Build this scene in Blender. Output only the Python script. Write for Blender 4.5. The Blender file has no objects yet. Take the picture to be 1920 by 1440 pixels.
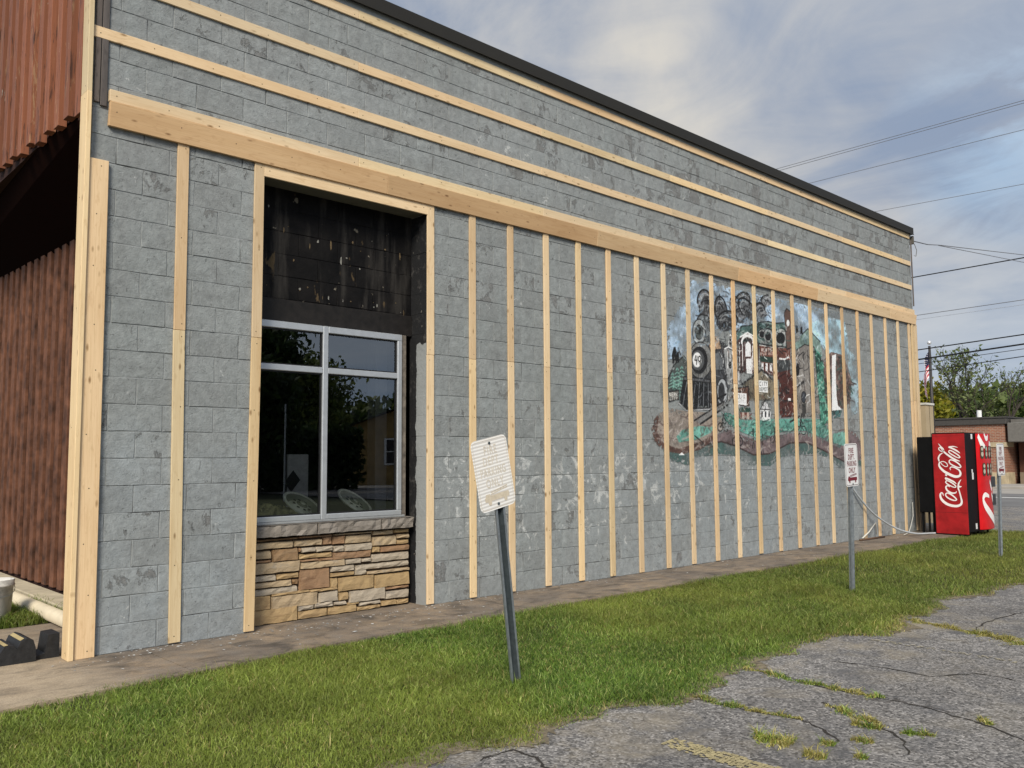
import bpy, bmesh, math, random
import numpy as np
from mathutils import Matrix, Vector
random.seed(7); RNG = np.random.default_rng(7)
C = bpy.context.scene.collection
SC = bpy.context.scene
# ------------------------------------------------------------------ camera, sky, sun, exposure
CAM = np.array([-2.1308, -6.7205, 1.4005])
ROT = np.array([[0.7293549931, -0.6841041864, -0.0065388463], [-0.0544193556, -0.0675412206, 0.9962312569], [-0.6819676149, -0.7262504017, -0.0864900355]])
FPX = 1615.52
cam = bpy.data.cameras.new('camera'); cam_ob = bpy.data.objects.new('camera', cam); C.objects.link(cam_ob)
cam.sensor_width = 36; cam.lens = FPX / 1920 * 36; cam.clip_start = .05; cam.clip_end = 2000
M = Matrix.Identity(4)
for i in range(3):
    for j in range(3): M[j][i] = ROT[i][j]
M.translation = Vector(CAM); cam_ob.matrix_world = M
SC.camera = cam_ob
SC.view_settings.view_transform = 'Standard'; SC.view_settings.look = 'None'; SC.view_settings.gamma = 1
SC.view_settings.use_curve_mapping = False
SC.view_settings.exposure = 0.62
SUN_DIR = Vector((-.62, -.56, .62)).normalized()      # towards the sun
sun = bpy.data.lights.new('sun', 'SUN'); sun.energy = 2.6; sun.angle = math.radians(20); sun.color = (1, .93, .80)
sun_ob = bpy.data.objects.new('sun', sun); C.objects.link(sun_ob)
sun_ob.rotation_euler = (-SUN_DIR).to_track_quat('-Z', 'Y').to_euler(); sun_ob.location = (-10, -10, 12)


class NT:
    """small helper to wire shader nodes"""
    def __init__(s, tree): s.t = tree
    def n(s, typ, ins=None, **props):
        nd = s.t.nodes.new('ShaderNode' + typ)
        for k, v in props.items(): setattr(nd, k, v)
        for k, v in (ins or {}).items(): s.put(nd.inputs[k], v)
        return nd
    def put(s, sock, v):
        if isinstance(v, bpy.types.NodeSocket): s.t.links.new(v, sock)
        else:
            if sock.type == 'RGBA' and len(v) == 3: v = (*v, 1)
            sock.default_value = v
    def math(s, op, a, b=0.0, clamp=False): return s.n('Math', {0: a, 1: b}, operation=op, use_clamp=clamp).outputs[0]
    def mix(s, f, a, b, blend='MIX'):
        return s.n('Mix', {0: f, 6: a, 7: b}, data_type='RGBA', blend_type=blend, clamp_factor=True).outputs[2]
    def ramp(s, f, stops, interp='LINEAR'):
        nd = s.n('ValToRGB', {0: f}); e = nd.color_ramp.elements; nd.color_ramp.interpolation = interp
        while len(e) < len(stops): e.new(.5)
        for el, (p, c) in zip(e, stops):
            el.position = p; el.color = (c, c, c, 1) if isinstance(c, (int, float)) else (*c, 1)
        return nd.outputs[0]
    def noise(s, vec, scale, detail=4, rough=.5, dist=0.0, out=0):
        return s.n('TexNoise', {'Vector': vec, 'Scale': scale, 'Detail': detail, 'Roughness': rough, 'Distortion': dist}).outputs[out]
    def voro(s, vec, scale, feature='F1', out='Distance', rnd=1.0):
        return s.n('TexVoronoi', {'Vector': vec, 'Scale': scale, 'Randomness': rnd}, feature=feature).outputs[out]
    def scale(s, vec, v): return s.n('VectorMath', {0: vec, 1: v}, operation='MULTIPLY').outputs[0]
    def add(s, vec, v): return s.n('VectorMath', {0: vec, 1: v}, operation='ADD').outputs[0]
    def sep(s, vec): return s.n('SeparateXYZ', {0: vec}).outputs
    def comb(s, x, y, z): return s.n('CombineXYZ', {0: x, 1: y, 2: z}).outputs[0]
    def bump(s, h, strength=.5, dist=.01, normal=None):
        i = {'Strength': strength, 'Distance': dist, 'Height': h}
        if normal is not None: i['Normal'] = normal
        return s.n('Bump', i).outputs[0]


W = bpy.data.worlds.new('World'); SC.world = W; W.use_nodes = True
w = NT(W.node_tree); W.node_tree.nodes.clear()
el = math.asin(SUN_DIR.z); az = math.atan2(SUN_DIR.x, SUN_DIR.y)
sky = w.n('TexSky', sky_type='NISHITA', sun_disc=False, sun_elevation=el, sun_rotation=az, air_density=1.2, dust_density=1.5)
skyc = w.mix(1.0, sky.outputs[0], (.085, .085, .085), 'MULTIPLY')
d = w.n('TexCoord').outputs['Generated']
dx, dy, dz = w.sep(d)
up = w.math('ADD', w.math('MAXIMUM', dz, 0.0), .22)
pv = w.comb(w.math('DIVIDE', dx, up), w.math('DIVIDE', dy, up), 0.0)
n1 = w.noise(w.scale(w.add(pv, (4.3, 1.7, 0)), (1., 1.25, 1)), 1.15, 9, .56, .5)
n2 = w.noise(w.add(pv, (9.1, 3.3, 0)), .55, 4, .5, .3)
n3 = w.noise(w.scale(w.add(pv, (1.1, 7.3, 0)), (1.2, .8, 1)), 2.6, 10, .6, .8)
body = w.ramp(w.math('ADD', w.math('MULTIPLY', n1, .68), w.math('MULTIPLY', n3, .32)), [(.38, 0.0), (.62, 1.0)])
ccol = w.mix(body, (.165, .21, .295), (.335, .355, .39))
# cream light low in the cloud layer, over a broad warm bank
az_ = w.n('VectorMath', {0: d, 1: (.745, .565, .35)}, operation='DOT_PRODUCT').outputs['Value']
warm = w.math('MULTIPLY', w.math('MULTIPLY', w.ramp(n2, [(.34, .2), (.58, 1.0)]), w.ramp(body, [(.0, .25), (.6, 1.)])), w.ramp(az_, [(.90, .04), (.99, 1.0)]))
ccol = w.mix(w.math('MULTIPLY', warm, .62), ccol, (.56, .51, .42))
bk_ = w.n('VectorMath', {0: d, 1: (.845, .27, .46)}, operation='DOT_PRODUCT').outputs['Value']
ccol = w.mix(w.math('MULTIPLY', w.ramp(bk_, [(.955, 0.), (.992, .9)]), w.ramp(n3, [(.30, 1.), (.68, .45)])), ccol, (.175, .225, .315))
low = w.ramp(dz, [(.0, 1.0), (.26, 0.0)])
ccol = w.mix(w.math('MULTIPLY', low, .5), ccol, (.30, .385, .485))
gap = w.ramp(w.math('ADD', n2, w.math('MULTIPLY', n1, .5)), [(.50, 1.0), (.60, 0.0)])
bl_ = w.n('VectorMath', {0: d, 1: (.912, .266, .31)}, operation='DOT_PRODUCT').outputs['Value']
gap = w.math('MAXIMUM', gap, w.math('MULTIPLY', w.ramp(bl_, [(.994, 0.), (.9995, .9)]), w.ramp(n3, [(.42, 0.), (.55, 1.)])))
col = w.mix(w.math('MULTIPLY', gap, .55), ccol, w.mix(.5, skyc, (.40, .60, .80)))
# the low sun behind thin cloud brightens that half of the sky
dp = w.n('VectorMath', {0: d, 1: tuple(SUN_DIR)}, operation='DOT_PRODUCT').outputs['Value']
glow = w.math('ADD', 1.0, w.math('MULTIPLY', w.math('POWER', w.math('MAXIMUM', w.math('ADD', w.math('MULTIPLY', dp, .5), .5), 0.0), 4.0), .9))
col = w.mix(1.0, col, w.comb(glow, glow, glow), 'MULTIPLY')
w.n('OutputWorld', {0: w.n('Background', {0: col, 1: 1.0}).outputs[0]})

# ------------------------------------------------------------------ helpers
def srgb(r, g, b): return tuple(((c / 255) / 12.92 if c / 255 <= .04045 else ((c / 255 + .055) / 1.055) ** 2.4) for c in (r, g, b))

def ray(x, y):
    v = np.array([(x - 960) / FPX, -(y - 720) / FPX, -1.0]); return ROT.T @ v
def onp(x, y, ax, val):
    v = ray(x, y); t = (val - CAM[ax]) / v[ax]; return CAM + t * v
def proj(P):
    q = ROT @ (np.asarray(P, float) - CAM); return 960 + FPX * q[0] / -q[2], 720 - FPX * q[1] / -q[2], -q[2]

MATS = {}
def material(name, build):
    if name in MATS: return MATS[name]
    m = bpy.data.materials.new(name); m.use_nodes = True; t = m.node_tree; t.nodes.clear()
    k = NT(t); out = k.n('OutputMaterial')
    r = build(k)
    if isinstance(r, bpy.types.NodeSocket): t.links.new(r, out.inputs[0])
    else:
        b = k.n('BsdfPrincipled', r); t.links.new(b.outputs[0], out.inputs[0])
    MATS[name] = m; return m
def pos(k): return k.n('NewGeometry').outputs['Position']
def obc(k): return k.n('TexCoord').outputs['Object']
def rnd(k): return k.n('ObjectInfo').outputs['Random']

def plain(name, c, rough=.6, metal=0.0, var=.12, scale=9, bump=0.0, bscale=60, spec=.3):
    def b(k):
        p = pos(k)
        n = k.noise(p, scale, 5, .6)
        cc = k.mix(1.0, c, k.ramp(n, [(.25, 1 - var * 1.6), (.75, 1 + var)]), 'MULTIPLY')
        r = {'Base Color': cc, 'Roughness': k.math('ADD', rough - .08, k.math('MULTIPLY', n, .16)), 'Metallic': metal, 'Specular IOR Level': spec}
        if bump: r['Normal'] = k.bump(k.noise(p, bscale, 4, .6), bump, .004)
        return r
    return material(name, b)

class MB:
    """collects shapes for ONE mesh object"""
    def __init__(s): s.v = []; s.f = []; s.m = []
    def add(s, vs, fs, m=0):
        o = len(s.v); s.v.extend([tuple(map(float, a)) for a in vs])
        for f in fs: s.f.append(tuple(i + o for i in f)); s.m.append(m)
    def quad(s, a, b, c, d, m=0): s.add([a, b, c, d], [(0, 1, 2, 3)], m)
    def poly(s, pts, m=0): s.add(pts, [tuple(range(len(pts)))], m)
    def box(s, x0, x1, y0, y1, z0, z1, m=0, bev=0.0):
        if bev <= 0:
            s.add([(x, y, z) for x in (x0, x1) for y in (y0, y1) for z in (z0, z1)],
                  [(0, 1, 3, 2), (4, 6, 7, 5), (0, 4, 5, 1), (2, 3, 7, 6), (0, 2, 6, 4), (1, 5, 7, 3)], m)
            return
        b = bev; cx, cy, cz = (x0 + x1) / 2, (y0 + y1) / 2, (z0 + z1) / 2; hx, hy, hz = (x1 - x0) / 2, (y1 - y0) / 2, (z1 - z0) / 2
        bm = bmesh.new(); bmesh.ops.create_cube(bm, size=2)
        for q in bm.verts: q.co = (cx + q.co.x * hx, cy + q.co.y * hy, cz + q.co.z * hz)
        bmesh.ops.bevel(bm, geom=bm.edges[:], offset=b, segments=1, affect='EDGES', profile=.5)
        bm.verts.index_update()
        s.add([q.co[:] for q in bm.verts], [[q.index for q in f.verts] for f in bm.faces], m); bm.free()
    def tube(s, pts, r, n=8, m=0, cap=True):
        pts = [Vector(p) for p in pts]; rs = r if isinstance(r, (list, tuple)) else [r] * len(pts)
        o = len(s.v); up = None
        for i, p in enumerate(pts):
            t = (pts[min(i + 1, len(pts) - 1)] - pts[max(i - 1, 0)]).normalized()
            if up is None:
                up = Vector((0, 0, 1)) if abs(t.z) < .9 else Vector((1, 0, 0))
            a = t.cross(up).normalized(); b = a.cross(t).normalized(); up = b
            for j in range(n):
                q = p + (a * math.cos(j * 2 * math.pi / n) + b * math.sin(j * 2 * math.pi / n)) * rs[i]; s.v.append(tuple(q))
        for i in range(len(pts) - 1):
            for j in range(n):
                s.f.append((o + i * n + j, o + i * n + (j + 1) % n, o + (i + 1) * n + (j + 1) % n, o + (i + 1) * n + j)); s.m.append(m)
        if cap:
            s.f.append(tuple(o + j for j in range(n))[::-1]); s.m.append(m)
            s.f.append(tuple(o + (len(pts) - 1) * n + j for j in range(n))); s.m.append(m)
    def lathe(s, prof, cx=0, cy=0, cz=0, n=24, m=0):
        o = len(s.v)
        for r, z in prof:
            for j in range(n): s.v.append((cx + r * math.cos(j * 2 * math.pi / n), cy + r * math.sin(j * 2 * math.pi / n), cz + z))
        for i in range(len(prof) - 1):
            for j in range(n): s.f.append((o + i * n + j, o + i * n + (j + 1) % n, o + (i + 1) * n + (j + 1) % n, o + (i + 1) * n + j)); s.m.append(m)
    def mesh(s, name, mats):
        me = bpy.data.meshes.new(name); me.from_pydata(s.v, [], s.f)
        mats = mats if isinstance(mats, (list, tuple)) else [mats]
        for x in mats: me.materials.append(x)
        if len(mats) > 1: me.polygons.foreach_set('material_index', s.m)
        me.update(); return me
    def build(s, name, mats, parent=None, smooth=False, **props):
        me = s.mesh(name, mats)
        if smooth:
            me.polygons.foreach_set('use_smooth', [True] * len(me.polygons))
        return link(name, me, parent, **props)

WORLDM = {}
def link(name, me, parent=None, mw=None, **props):
    o = bpy.data.objects.new(name, me); C.objects.link(o)
    mw = mw if mw is not None else Matrix.Identity(4)
    if parent is not None:
        o.parent = parent; o.matrix_parent_inverse = WORLDM[parent.name].inverted()
    o.matrix_basis = mw; WORLDM[o.name] = mw
    for a, b in props.items(): o[a] = b
    return o
def thing(name, label, cat, loc=(0, 0, 0), group=None):
    return link(name, None, None, Matrix.Translation(loc), label=label, category=cat, **({'group': group} if group else {}))
def np_mesh(name, v, loops, nper, mats, mi=None, col=None):
    """v (n,3); loops flat; nper = verts per face array"""
    me = bpy.data.meshes.new(name); nf = len(nper)
    me.vertices.add(len(v)); me.vertices.foreach_set('co', np.asarray(v, np.float32).ravel())
    me.loops.add(len(loops)); me.loops.foreach_set('vertex_index', np.asarray(loops, np.int32))
    me.polygons.add(nf); st = np.concatenate([[0], np.cumsum(nper)[:-1]]).astype(np.int32)
    me.polygons.foreach_set('loop_start', st)
    for x in mats: me.materials.append(x)
    if mi is not None: me.polygons.foreach_set('material_index', mi)
    if col is not None:
        a = me.color_attributes.new('col', 'FLOAT_COLOR', 'POINT'); a.data.foreach_set('color', np.asarray(col, np.float32).ravel())
    me.update(calc_edges=True); me.validate(); return me
def text_mesh(txt, size, sx=1.0, bold=0.0, mat=None, name='lettering', spacing=1.0):
    cu = bpy.data.curves.new(name, 'FONT'); cu.body = txt; cu.size = size; cu.align_x = 'CENTER'; cu.align_y = 'CENTER'
    cu.offset = bold; cu.resolution_u = 4; cu.space_character = spacing
    o = bpy.data.objects.new(name, cu); C.objects.link(o); bpy.context.view_layer.update()
    dg = bpy.context.evaluated_depsgraph_get(); me = bpy.data.meshes.new_from_object(o.evaluated_get(dg))
    bpy.data.objects.remove(o); bpy.data.curves.remove(cu)
    for q in me.vertices: q.co.x *= sx
    me.materials.clear()
    if mat: me.materials.append(mat)
    me.name = name; return me

# ------------------------------------------------------------------ materials
def m_wall(k):
    p = pos(k); isl = k.n('NewGeometry').outputs['Random Per Island']
    r = k.math('FRACT', k.math('ADD', k.math('MULTIPLY', rnd(k), 7.31), k.math('MULTIPLY', isl, 3.77)))
    big = k.noise(p, .55, 3, .5); mid = k.noise(p, 3.2, 6, .62, .4); fine = k.noise(p, 42, 5, .65)
    xx, yy, zz = k.sep(p)
    base = k.mix(r, (.248, .270, .268), (.29, .312, .308))
    lowl = k.math('MULTIPLY', k.ramp(k.math('ADD', k.math('DIVIDE', zz, 6.0), k.math('MULTIPLY', mid, .06)), [(.26, 1.), (.33, 0.)]), k.ramp(k.math('DIVIDE', xx, 15.0), [(.08, 1.), (.2, .0), (.3, .15), (.5, .9)]))
    base = k.mix(k.math('MULTIPLY', lowl, .8), base, k.mix(r, (.285, .322, .350), (.315, .345, .360)))
    streak = k.noise(k.scale(p, (5, 5, .7)), 1.0, 5, .6)
    base = k.mix(k.math('MULTIPLY', k.ramp(streak, [(.42, 0.), (.7, .8)]), k.ramp(k.math('DIVIDE', zz, 6.0), [(.2, .25), (.7, 1.)])), base, (.20, .203, .20))
    base = k.mix(k.ramp(mid, [(.3, .0), (.72, .7)]), base, (.215, .222, .220))
    base = k.mix(k.ramp(big, [(.35, 0.), (.7, .55)]), base, (.31, .325, .328))
    # paint worn off to the bare grey-brown block, more of it on some blocks and along the far half
    far = k.math('ADD', k.math('MULTIPLY', k.ramp(k.math('DIVIDE', xx, 15.0), [(.15, 0.0), (.45, .075)]), k.ramp(k.math('DIVIDE', zz, 6.0), [(.3, .3), (.7, 1.0)])), k.math('MULTIPLY', k.math('SUBTRACT', big, .5), .22))
    thr = k.math('ADD', k.math('ADD', k.noise(k.scale(p, (1, 1, .8)), 6.4, 9, .72, .4), k.math('MULTIPLY', k.math('SUBTRACT', r, .5), .24)), far)
    bare = k.ramp(thr, [(.690, 0.), (.71, .75)])
    edge = k.ramp(thr, [(.664, 0.), (.690, 1.), (.71, 0.)])
    base = k.mix(bare, base, k.mix(fine, (.135, .135, .132), (.215, .21, .203)))
    base = k.mix(k.math('MULTIPLY', edge, .45), base, (.085, .085, .085))
    # blown white lime flakes at the height of the damp, and a few higher up
    wz = k.ramp(k.math('DIVIDE', zz, 6.0), [(.03, .03), (.2, .125), (.34, .0), (.6, .0), (.8, .035)])
    wx = k.ramp(k.math('DIVIDE', xx, 15.0), [(.2, .0), (.22, 1.0), (.5, .9), (.6, .5), (1, .4)])
    wt = k.math('ADD', k.noise(k.add(p, (3, 0, 9)), 6.5, 9, .74, .7), k.math('MULTIPLY', wz, wx))
    base = k.mix(k.ramp(wt, [(.655, 0.), (.672, .85)]), base, (.50, .51, .50))
    pit = k.voro(k.add(k.scale(p, (1, 1, 1)), (0, 0, 0)), 95, out='Distance')
    pits = k.ramp(pit, [(.06, 0.), (.24, 1.)])
    toned = k.ramp(k.math('FRACT', k.math('MULTIPLY', r, 5.3)), [(.80, 0.), (.86, 1.)])
    base = k.mix(k.math('MULTIPLY', toned, .22), base, (.165, .168, .163))
    rough_blk = k.math('ADD', .3, k.math('MULTIPLY', r, .9))
    h = k.math('ADD', k.math('MULTIPLY', k.noise(p, 26, 7, .68, .6), 1.0), k.math('MULTIPLY', k.math('MULTIPLY', pits, .35), rough_blk))
    cr_ = k.math('ABSOLUTE', k.math('SUBTRACT', k.noise(p, 15, 5, .62, 1.1), .5)); h = k.math('ADD', h, k.math('MULTIPLY', k.ramp(cr_, [(.0, 0.), (.06, 1.)]), .16)); h = k.math('SUBTRACT', h, k.math('MULTIPLY', bare, .5)); h = k.math('ADD', h, k.math('MULTIPLY', edge, .4))
    dark = k.mix(1.0, k.ramp(k.noise(p, 34, 7, .74, .9), [(.33, .42), (.42, 1.0)]), k.ramp(k.noise(p, 13, 8, .75, .3), [(.3, .72), (.7, 1.2)]), 'MULTIPLY')
    base = k.mix(1.0, base, dark, 'MULTIPLY')
    return {'Base Color': base, 'Roughness': .78, 'Normal': k.bump(h, .72, .008), 'Specular IOR Level': .3}
M_WALL = material('grey_painted_block', m_wall)

def m_mortar(k):
    p = pos(k); n = k.noise(p, 9, 6, .6)
    crack = k.ramp(k.noise(k.scale(p, (1, 1, 1)), 2.3, 5, .6), [(.50, 0.), (.62, 1.)])
    c = k.mix(crack, k.mix(n, (.24, .25, .25), (.31, .32, .318)), (.05, .051, .052))
    return {'Base Color': c, 'Roughness': .9, 'Normal': k.bump(k.noise(p, 50, 5, .6), .6, .005)}
M_MORTAR = material('painted_mortar', m_mortar)

def wood(name, c0, c1, dark=(.36, .2, .075)):
    def b(k):
        o = obc(k); r = rnd(k)
        off = k.comb(k.math('MULTIPLY', r, 37.0), k.math('MULTIPLY', r, 11.0), k.math('MULTIPLY', r, 5.0))
        q = k.add(o, off)
        g = k.noise(k.scale(q, (1.3, 26, 26)), 1.0, 6, .6, .6)
        g2 = k.noise(k.scale(q, (3, 160, 160)), 1.0, 3, .6)
        big = k.noise(k.scale(q, (.9, 6, 6)), 1.0, 2, .5)
        c = k.mix(g, c0, c1); c = k.mix(k.math('MULTIPLY', k.ramp(g2, [(.45, 0.), (.7, 1.)]), .25), c, dark)
        c = k.mix(k.ramp(big, [(.45, 0.), (.75, .5)]), c, k.mix(.5, c1, dark))
        kd = k.voro(k.add(k.scale(q, (6.5, 17, .01)), (0, .3, 0)), 1.0, out='Distance'); kn2 = k.noise(k.scale(q, (7, 30, 30)), 1.0, 4, .6, 1.2)
        knot = k.math('MULTIPLY', k.ramp(kd, [(.06, 1.), (.11, .75), (.22, 0.)]), k.ramp(k.noise(k.scale(q, (2.2, 5, 5)), 1.0, 2, .5), [(.45, 0.), (.58, 1.)]))
        c = k.mix(k.math('MULTIPLY', k.ramp(kn2, [(.55, 0.), (.72, .6)]), .8), c, k.mix(.6, c1, dark))
        c = k.mix(k.math('MULTIPLY', knot, .9), c, tuple(v * .6 for v in dark))
        v = k.math('ADD', .84, k.math('MULTIPLY', k.math('FRACT', k.math('MULTIPLY', r, 13.7)), .28)); v2 = k.math('MULTIPLY', v, k.math('ADD', .90, k.math('MULTIPLY', k.math('FRACT', k.math('MULTIPLY', r, 29.3)), .16)))
        c = k.mix(1.0, c, k.comb(v, k.math('MULTIPLY', k.math('ADD', v, v2), .5), v2), 'MULTIPLY')
        return {'Base Color': c, 'Roughness': .62, 'Normal': k.bump(g2, .12, .003), 'Specular IOR Level': .3}
    return material(name, b)
M_PINE = wood('new_pine', (.75, .585, .38), (.67, .485, .285))
M_PINE2 = wood('orange_pine', (.67, .475, .275), (.57, .37, .19), (.28, .13, .045))
M_PINE3 = wood('pale_pine', (.76, .605, .38), (.70, .53, .30))
M_OLD = wood('weathered_board', (.17, .145, .13), (.085, .072, .065), (.03, .026, .024))
M_SCREW = plain('screw_head', (.02, .018, .016), .5, .3)

def m_siding(k):
    o = obc(k); p = pos(k); r = rnd(k)
    q = k.add(p, k.comb(k.math('MULTIPLY', r, 9.), k.math('MULTIPLY', r, 5.), k.math('MULTIPLY', r, 31.)))
    g = k.noise(k.scale(q, (30, 30, 1.5)), 1.0, 6, .65, .4)
    c = k.mix(g, (.31, .105, .046), (.15, .050, .023))
    c = k.mix(k.ramp(k.noise(k.scale(q, (20, 20, 2.2)), 1.0, 8, .72, .6), [(.585, 0.), (.62, .85)]), c, (.34, .19, .10))
    c = k.mix(k.ramp(k.noise(k.scale(q, (26, 26, 3)), 1.0, 7, .7, .4), [(.54, 0.), (.64, .85)]), c, (.035, .012, .008))
    c = k.mix(k.ramp(k.noise(k.scale(q, (34, 34, 2.6)), 1.0, 8, .72), [(.665, 0.), (.69, .9)]), c, (.62, .55, .46))
    v = k.math('ADD', .82, k.math('MULTIPLY', r, .36))
    c = k.mix(1.0, c, k.comb(v, v, v), 'MULTIPLY')
    return {'Base Color': c, 'Roughness': .7, 'Normal': k.bump(g, .5, .004)}
M_SIDING = material('red_brown_siding', m_siding)
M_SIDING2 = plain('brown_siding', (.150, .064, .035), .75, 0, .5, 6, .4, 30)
M_GAPB = plain('shaded_siding_recess', (.05, .017, .010), .85, 0, .3, 8)  # darker siding copy for the inner boards: shade of the gaps put into the colour
M_SOFFIT = plain('shaded_soffit', (.011, .0035, .002), .95, spec=.03)  # near black, the shade under the overhang put into the colour

def m_tar(k):
    p = pos(k); n = k.noise(p, 3.5, 7, .65, .4)
    c = k.mix(k.ramp(n, [(.35, 0.), (.75, 1.)]), (.003, .003, .0035), (.013, .0115, .011))
    st = k.noise(k.scale(p, (7, 7, .9)), 1.0, 5, .6)
    c = k.mix(k.ramp(st, [(.50, 0.), (.75, .75)]), c, (.062, .056, .050))
    fl = k.noise(k.add(p, (2, 5, 1)), 11, 4, .55, .3)
    c = k.mix(k.ramp(fl, [(.70, 0.), (.73, .7)]), c, (.25, .22, .17))
    dr = k.noise(k.scale(k.add(p, (5, 0, 0)), (9, 9, 3)), 1.0, 4, .55, .3)
    c = k.mix(k.ramp(dr, [(.665, 0.), (.70, .6)]), c, (.13, .09, .045))
    return {'Base Color': c, 'Roughness': .72, 'Normal': k.bump(k.noise(p, 30, 6, .6), .6, .006), 'Specular IOR Level': .12}
M_TAR = material('black_tar_coating', m_tar)

def m_jamb(k):
    p = pos(k); x, y, z = k.sep(p)
    wob = k.math('MULTIPLY', k.math('SUBTRACT', k.noise(k.scale(p, (1, 6, 6)), 1.0, 5, .6), .5), .09)
    yy = k.math('ADD', y, wob)
    top = k.ramp(k.math('ADD', z, k.math('MULTIPLY', wob, 3.0)), [(.0, 0.), (1., 1.)])
    hi = k.math('GREATER_THAN', k.math('ADD', z, k.math('MULTIPLY', wob, 2.5)), 2.56)
    side = k.math('GREATER_THAN', yy, .165)
    f = k.math('MAXIMUM', hi, side)
    n = k.noise(p, 8, 6, .65)
    gray = k.mix(n, (.24, .25, .25), (.31, .32, .315))
    tar = k.mix(k.ramp(k.noise(p, 12, 6, .7), [(.55, 0.), (.75, .8)]), (.01, .01, .011), (.10, .092, .085))
    tar = k.mix(k.ramp(k.noise(p, 16, 5, .6, .4), [(.70, 0.), (.73, .8)]), tar, (.4, .36, .3))
    return {'Base Color': k.mix(f, gray, tar), 'Roughness': .7, 'Normal': k.bump(k.noise(p, 30, 6, .6), .7, .006)}
M_JAMB = material('tarred_jamb', m_jamb)

M_ALU = plain('aluminium', (.52, .54, .56), .38, .55, .05, 20)
M_COPING = plain('dark_bronze_metal', (.020, .018, .014), .6, .0, .1, 3)
M_GASKET = plain('black_gasket', (.012, .012, .013), .5)
def m_glass(k):
    fr = k.n('Fresnel', {'IOR': 1.6}).outputs[0]
    f = k.math('ADD', k.math('MULTIPLY', fr, .9), .15, True)
    return k.n('MixShader', {0: f, 1: k.n('BsdfTransparent', {0: (.97, .98, .96)}).outputs[0], 2: k.n('BsdfGlossy', {0: (.92, .95, .97), 'Roughness': .008}).outputs[0]}).outputs[0]
M_GLASS = material('window_glass', m_glass)

def stone(name, a, b, c3):
    def f(k):
        p = pos(k); r = rnd(k)
        q = k.add(p, k.comb(k.math('MULTIPLY', r, 17.), 0.0, k.math('MULTIPLY', r, 7.)))
        n = k.noise(k.scale(q, (3, 3, 7)), 1.0, 7, .62, 1.2)
        c = k.mix(k.ramp(n, [(.3, 0.), (.7, 1.)]), a, b)
        c = k.mix(k.ramp(k.noise(k.scale(q, (5, 5, 12)), 1.0, 6, .65, .8), [(.55, 0.), (.72, .8)]), c, c3)
        return {'Base Color': c, 'Roughness': .75, 'Normal': k.bump(k.noise(k.scale(q, (14, 14, 30)), 1.0, 8, .65, .6), .8, .012), 'Specular IOR Level': .3}
    return material(name, f)
STONES = {'t': stone('tan_ledge_stone', (.45, .34, .21), (.37, .28, .18), (.30, .26, .21)),
          'y': stone('ochre_ledge_stone', (.43, .30, .15), (.35, .24, .125), (.26, .17, .09)),
          'b': stone('brown_ledge_stone', (.34, .20, .11), (.27, .17, .10), (.17, .09, .05)),
          'g': stone('grey_ledge_stone', (.44, .375, .29), (.37, .31, .235), (.20, .175, .15)),
          'd': stone('dark_ledge_stone', (.21, .115, .05), (.32, .22, .13), (.11, .065, .04)),
          's': stone('grey_sill_stone', (.19, .165, .14), (.27, .24, .21), (.10, .085, .07))}
M_JOINT = plain('dark_stone_joint', (.055, .035, .022), .9, 0, .3, 30)

def m_concrete(k):
    p = pos(k); x, y, z = k.sep(p)
    n = k.noise(p, 1.15, 6, .6, .5); n2 = k.noise(p, 7, 7, .68, .4); n3 = k.noise(p, 90, 4, .7)
    c = k.mix(k.ramp(n, [(.36, 0.), (.66, 1.)]), (.15, .12, .094), (.28, .208, .138))
    c = k.mix(k.ramp(n2, [(.42, 0.), (.7, .75)]), c, (.19, .165, .14))
    c = k.mix(k.ramp(k.noise(k.add(p, (7, 2, 0)), 2.2, 7, .68, .8), [(.52, 0.), (.64, .8)]), c, (.075, .063, .053))
    lft = k.ramp(k.math('ADD', x, k.math('MULTIPLY', n, .8)), [(.0, 1.), (.55, 0.)])
    c = k.mix(k.math('MULTIPLY', lft, .75), c, k.mix(n2, (.36, .275, .18), (.50, .40, .275)))
    c = k.mix(1.0, c, k.ramp(n3, [(.3, .62), (.7, 1.25)]), 'MULTIPLY')
    c = k.mix(1.0, c, k.ramp(k.noise(k.scale(k.add(p, (2, 8, 0)), (1, 2.2, 1)), 3.2, 9, .72, .6), [(.34, .55), (.5, 1.0), (.68, 1.25)]), 'MULTIPLY')
    cr = k.voro(k.add(p, k.n('VectorMath', {0: k.noise(p, 2.2, 5, .6, out=1), 'Scale': .7}, operation='SCALE').outputs[0]), .8, 'DISTANCE_TO_EDGE')
    c = k.mix(k.math('MULTIPLY', k.ramp(cr, [(.002, .6), (.006, 0.)]), k.ramp(k.noise(k.add(p, (3, 3, 0)), .9, 2, .5), [(.5, 0.), (.6, 1.)])), c, (.03, .026, .022))
    c = k.mix(k.ramp(k.noise(k.add(p, (1, 9, 0)), 26, 3, .5), [(.765, 0.), (.785, .8)]), c, (.5, .48, .45))
    return {'Base Color': c, 'Roughness': .85, 'Normal': k.bump(k.math('ADD', n3, k.math('MULTIPLY', n2, 2.)), .35, .004)}
M_CONC = material('stained_concrete', m_concrete)

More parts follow.
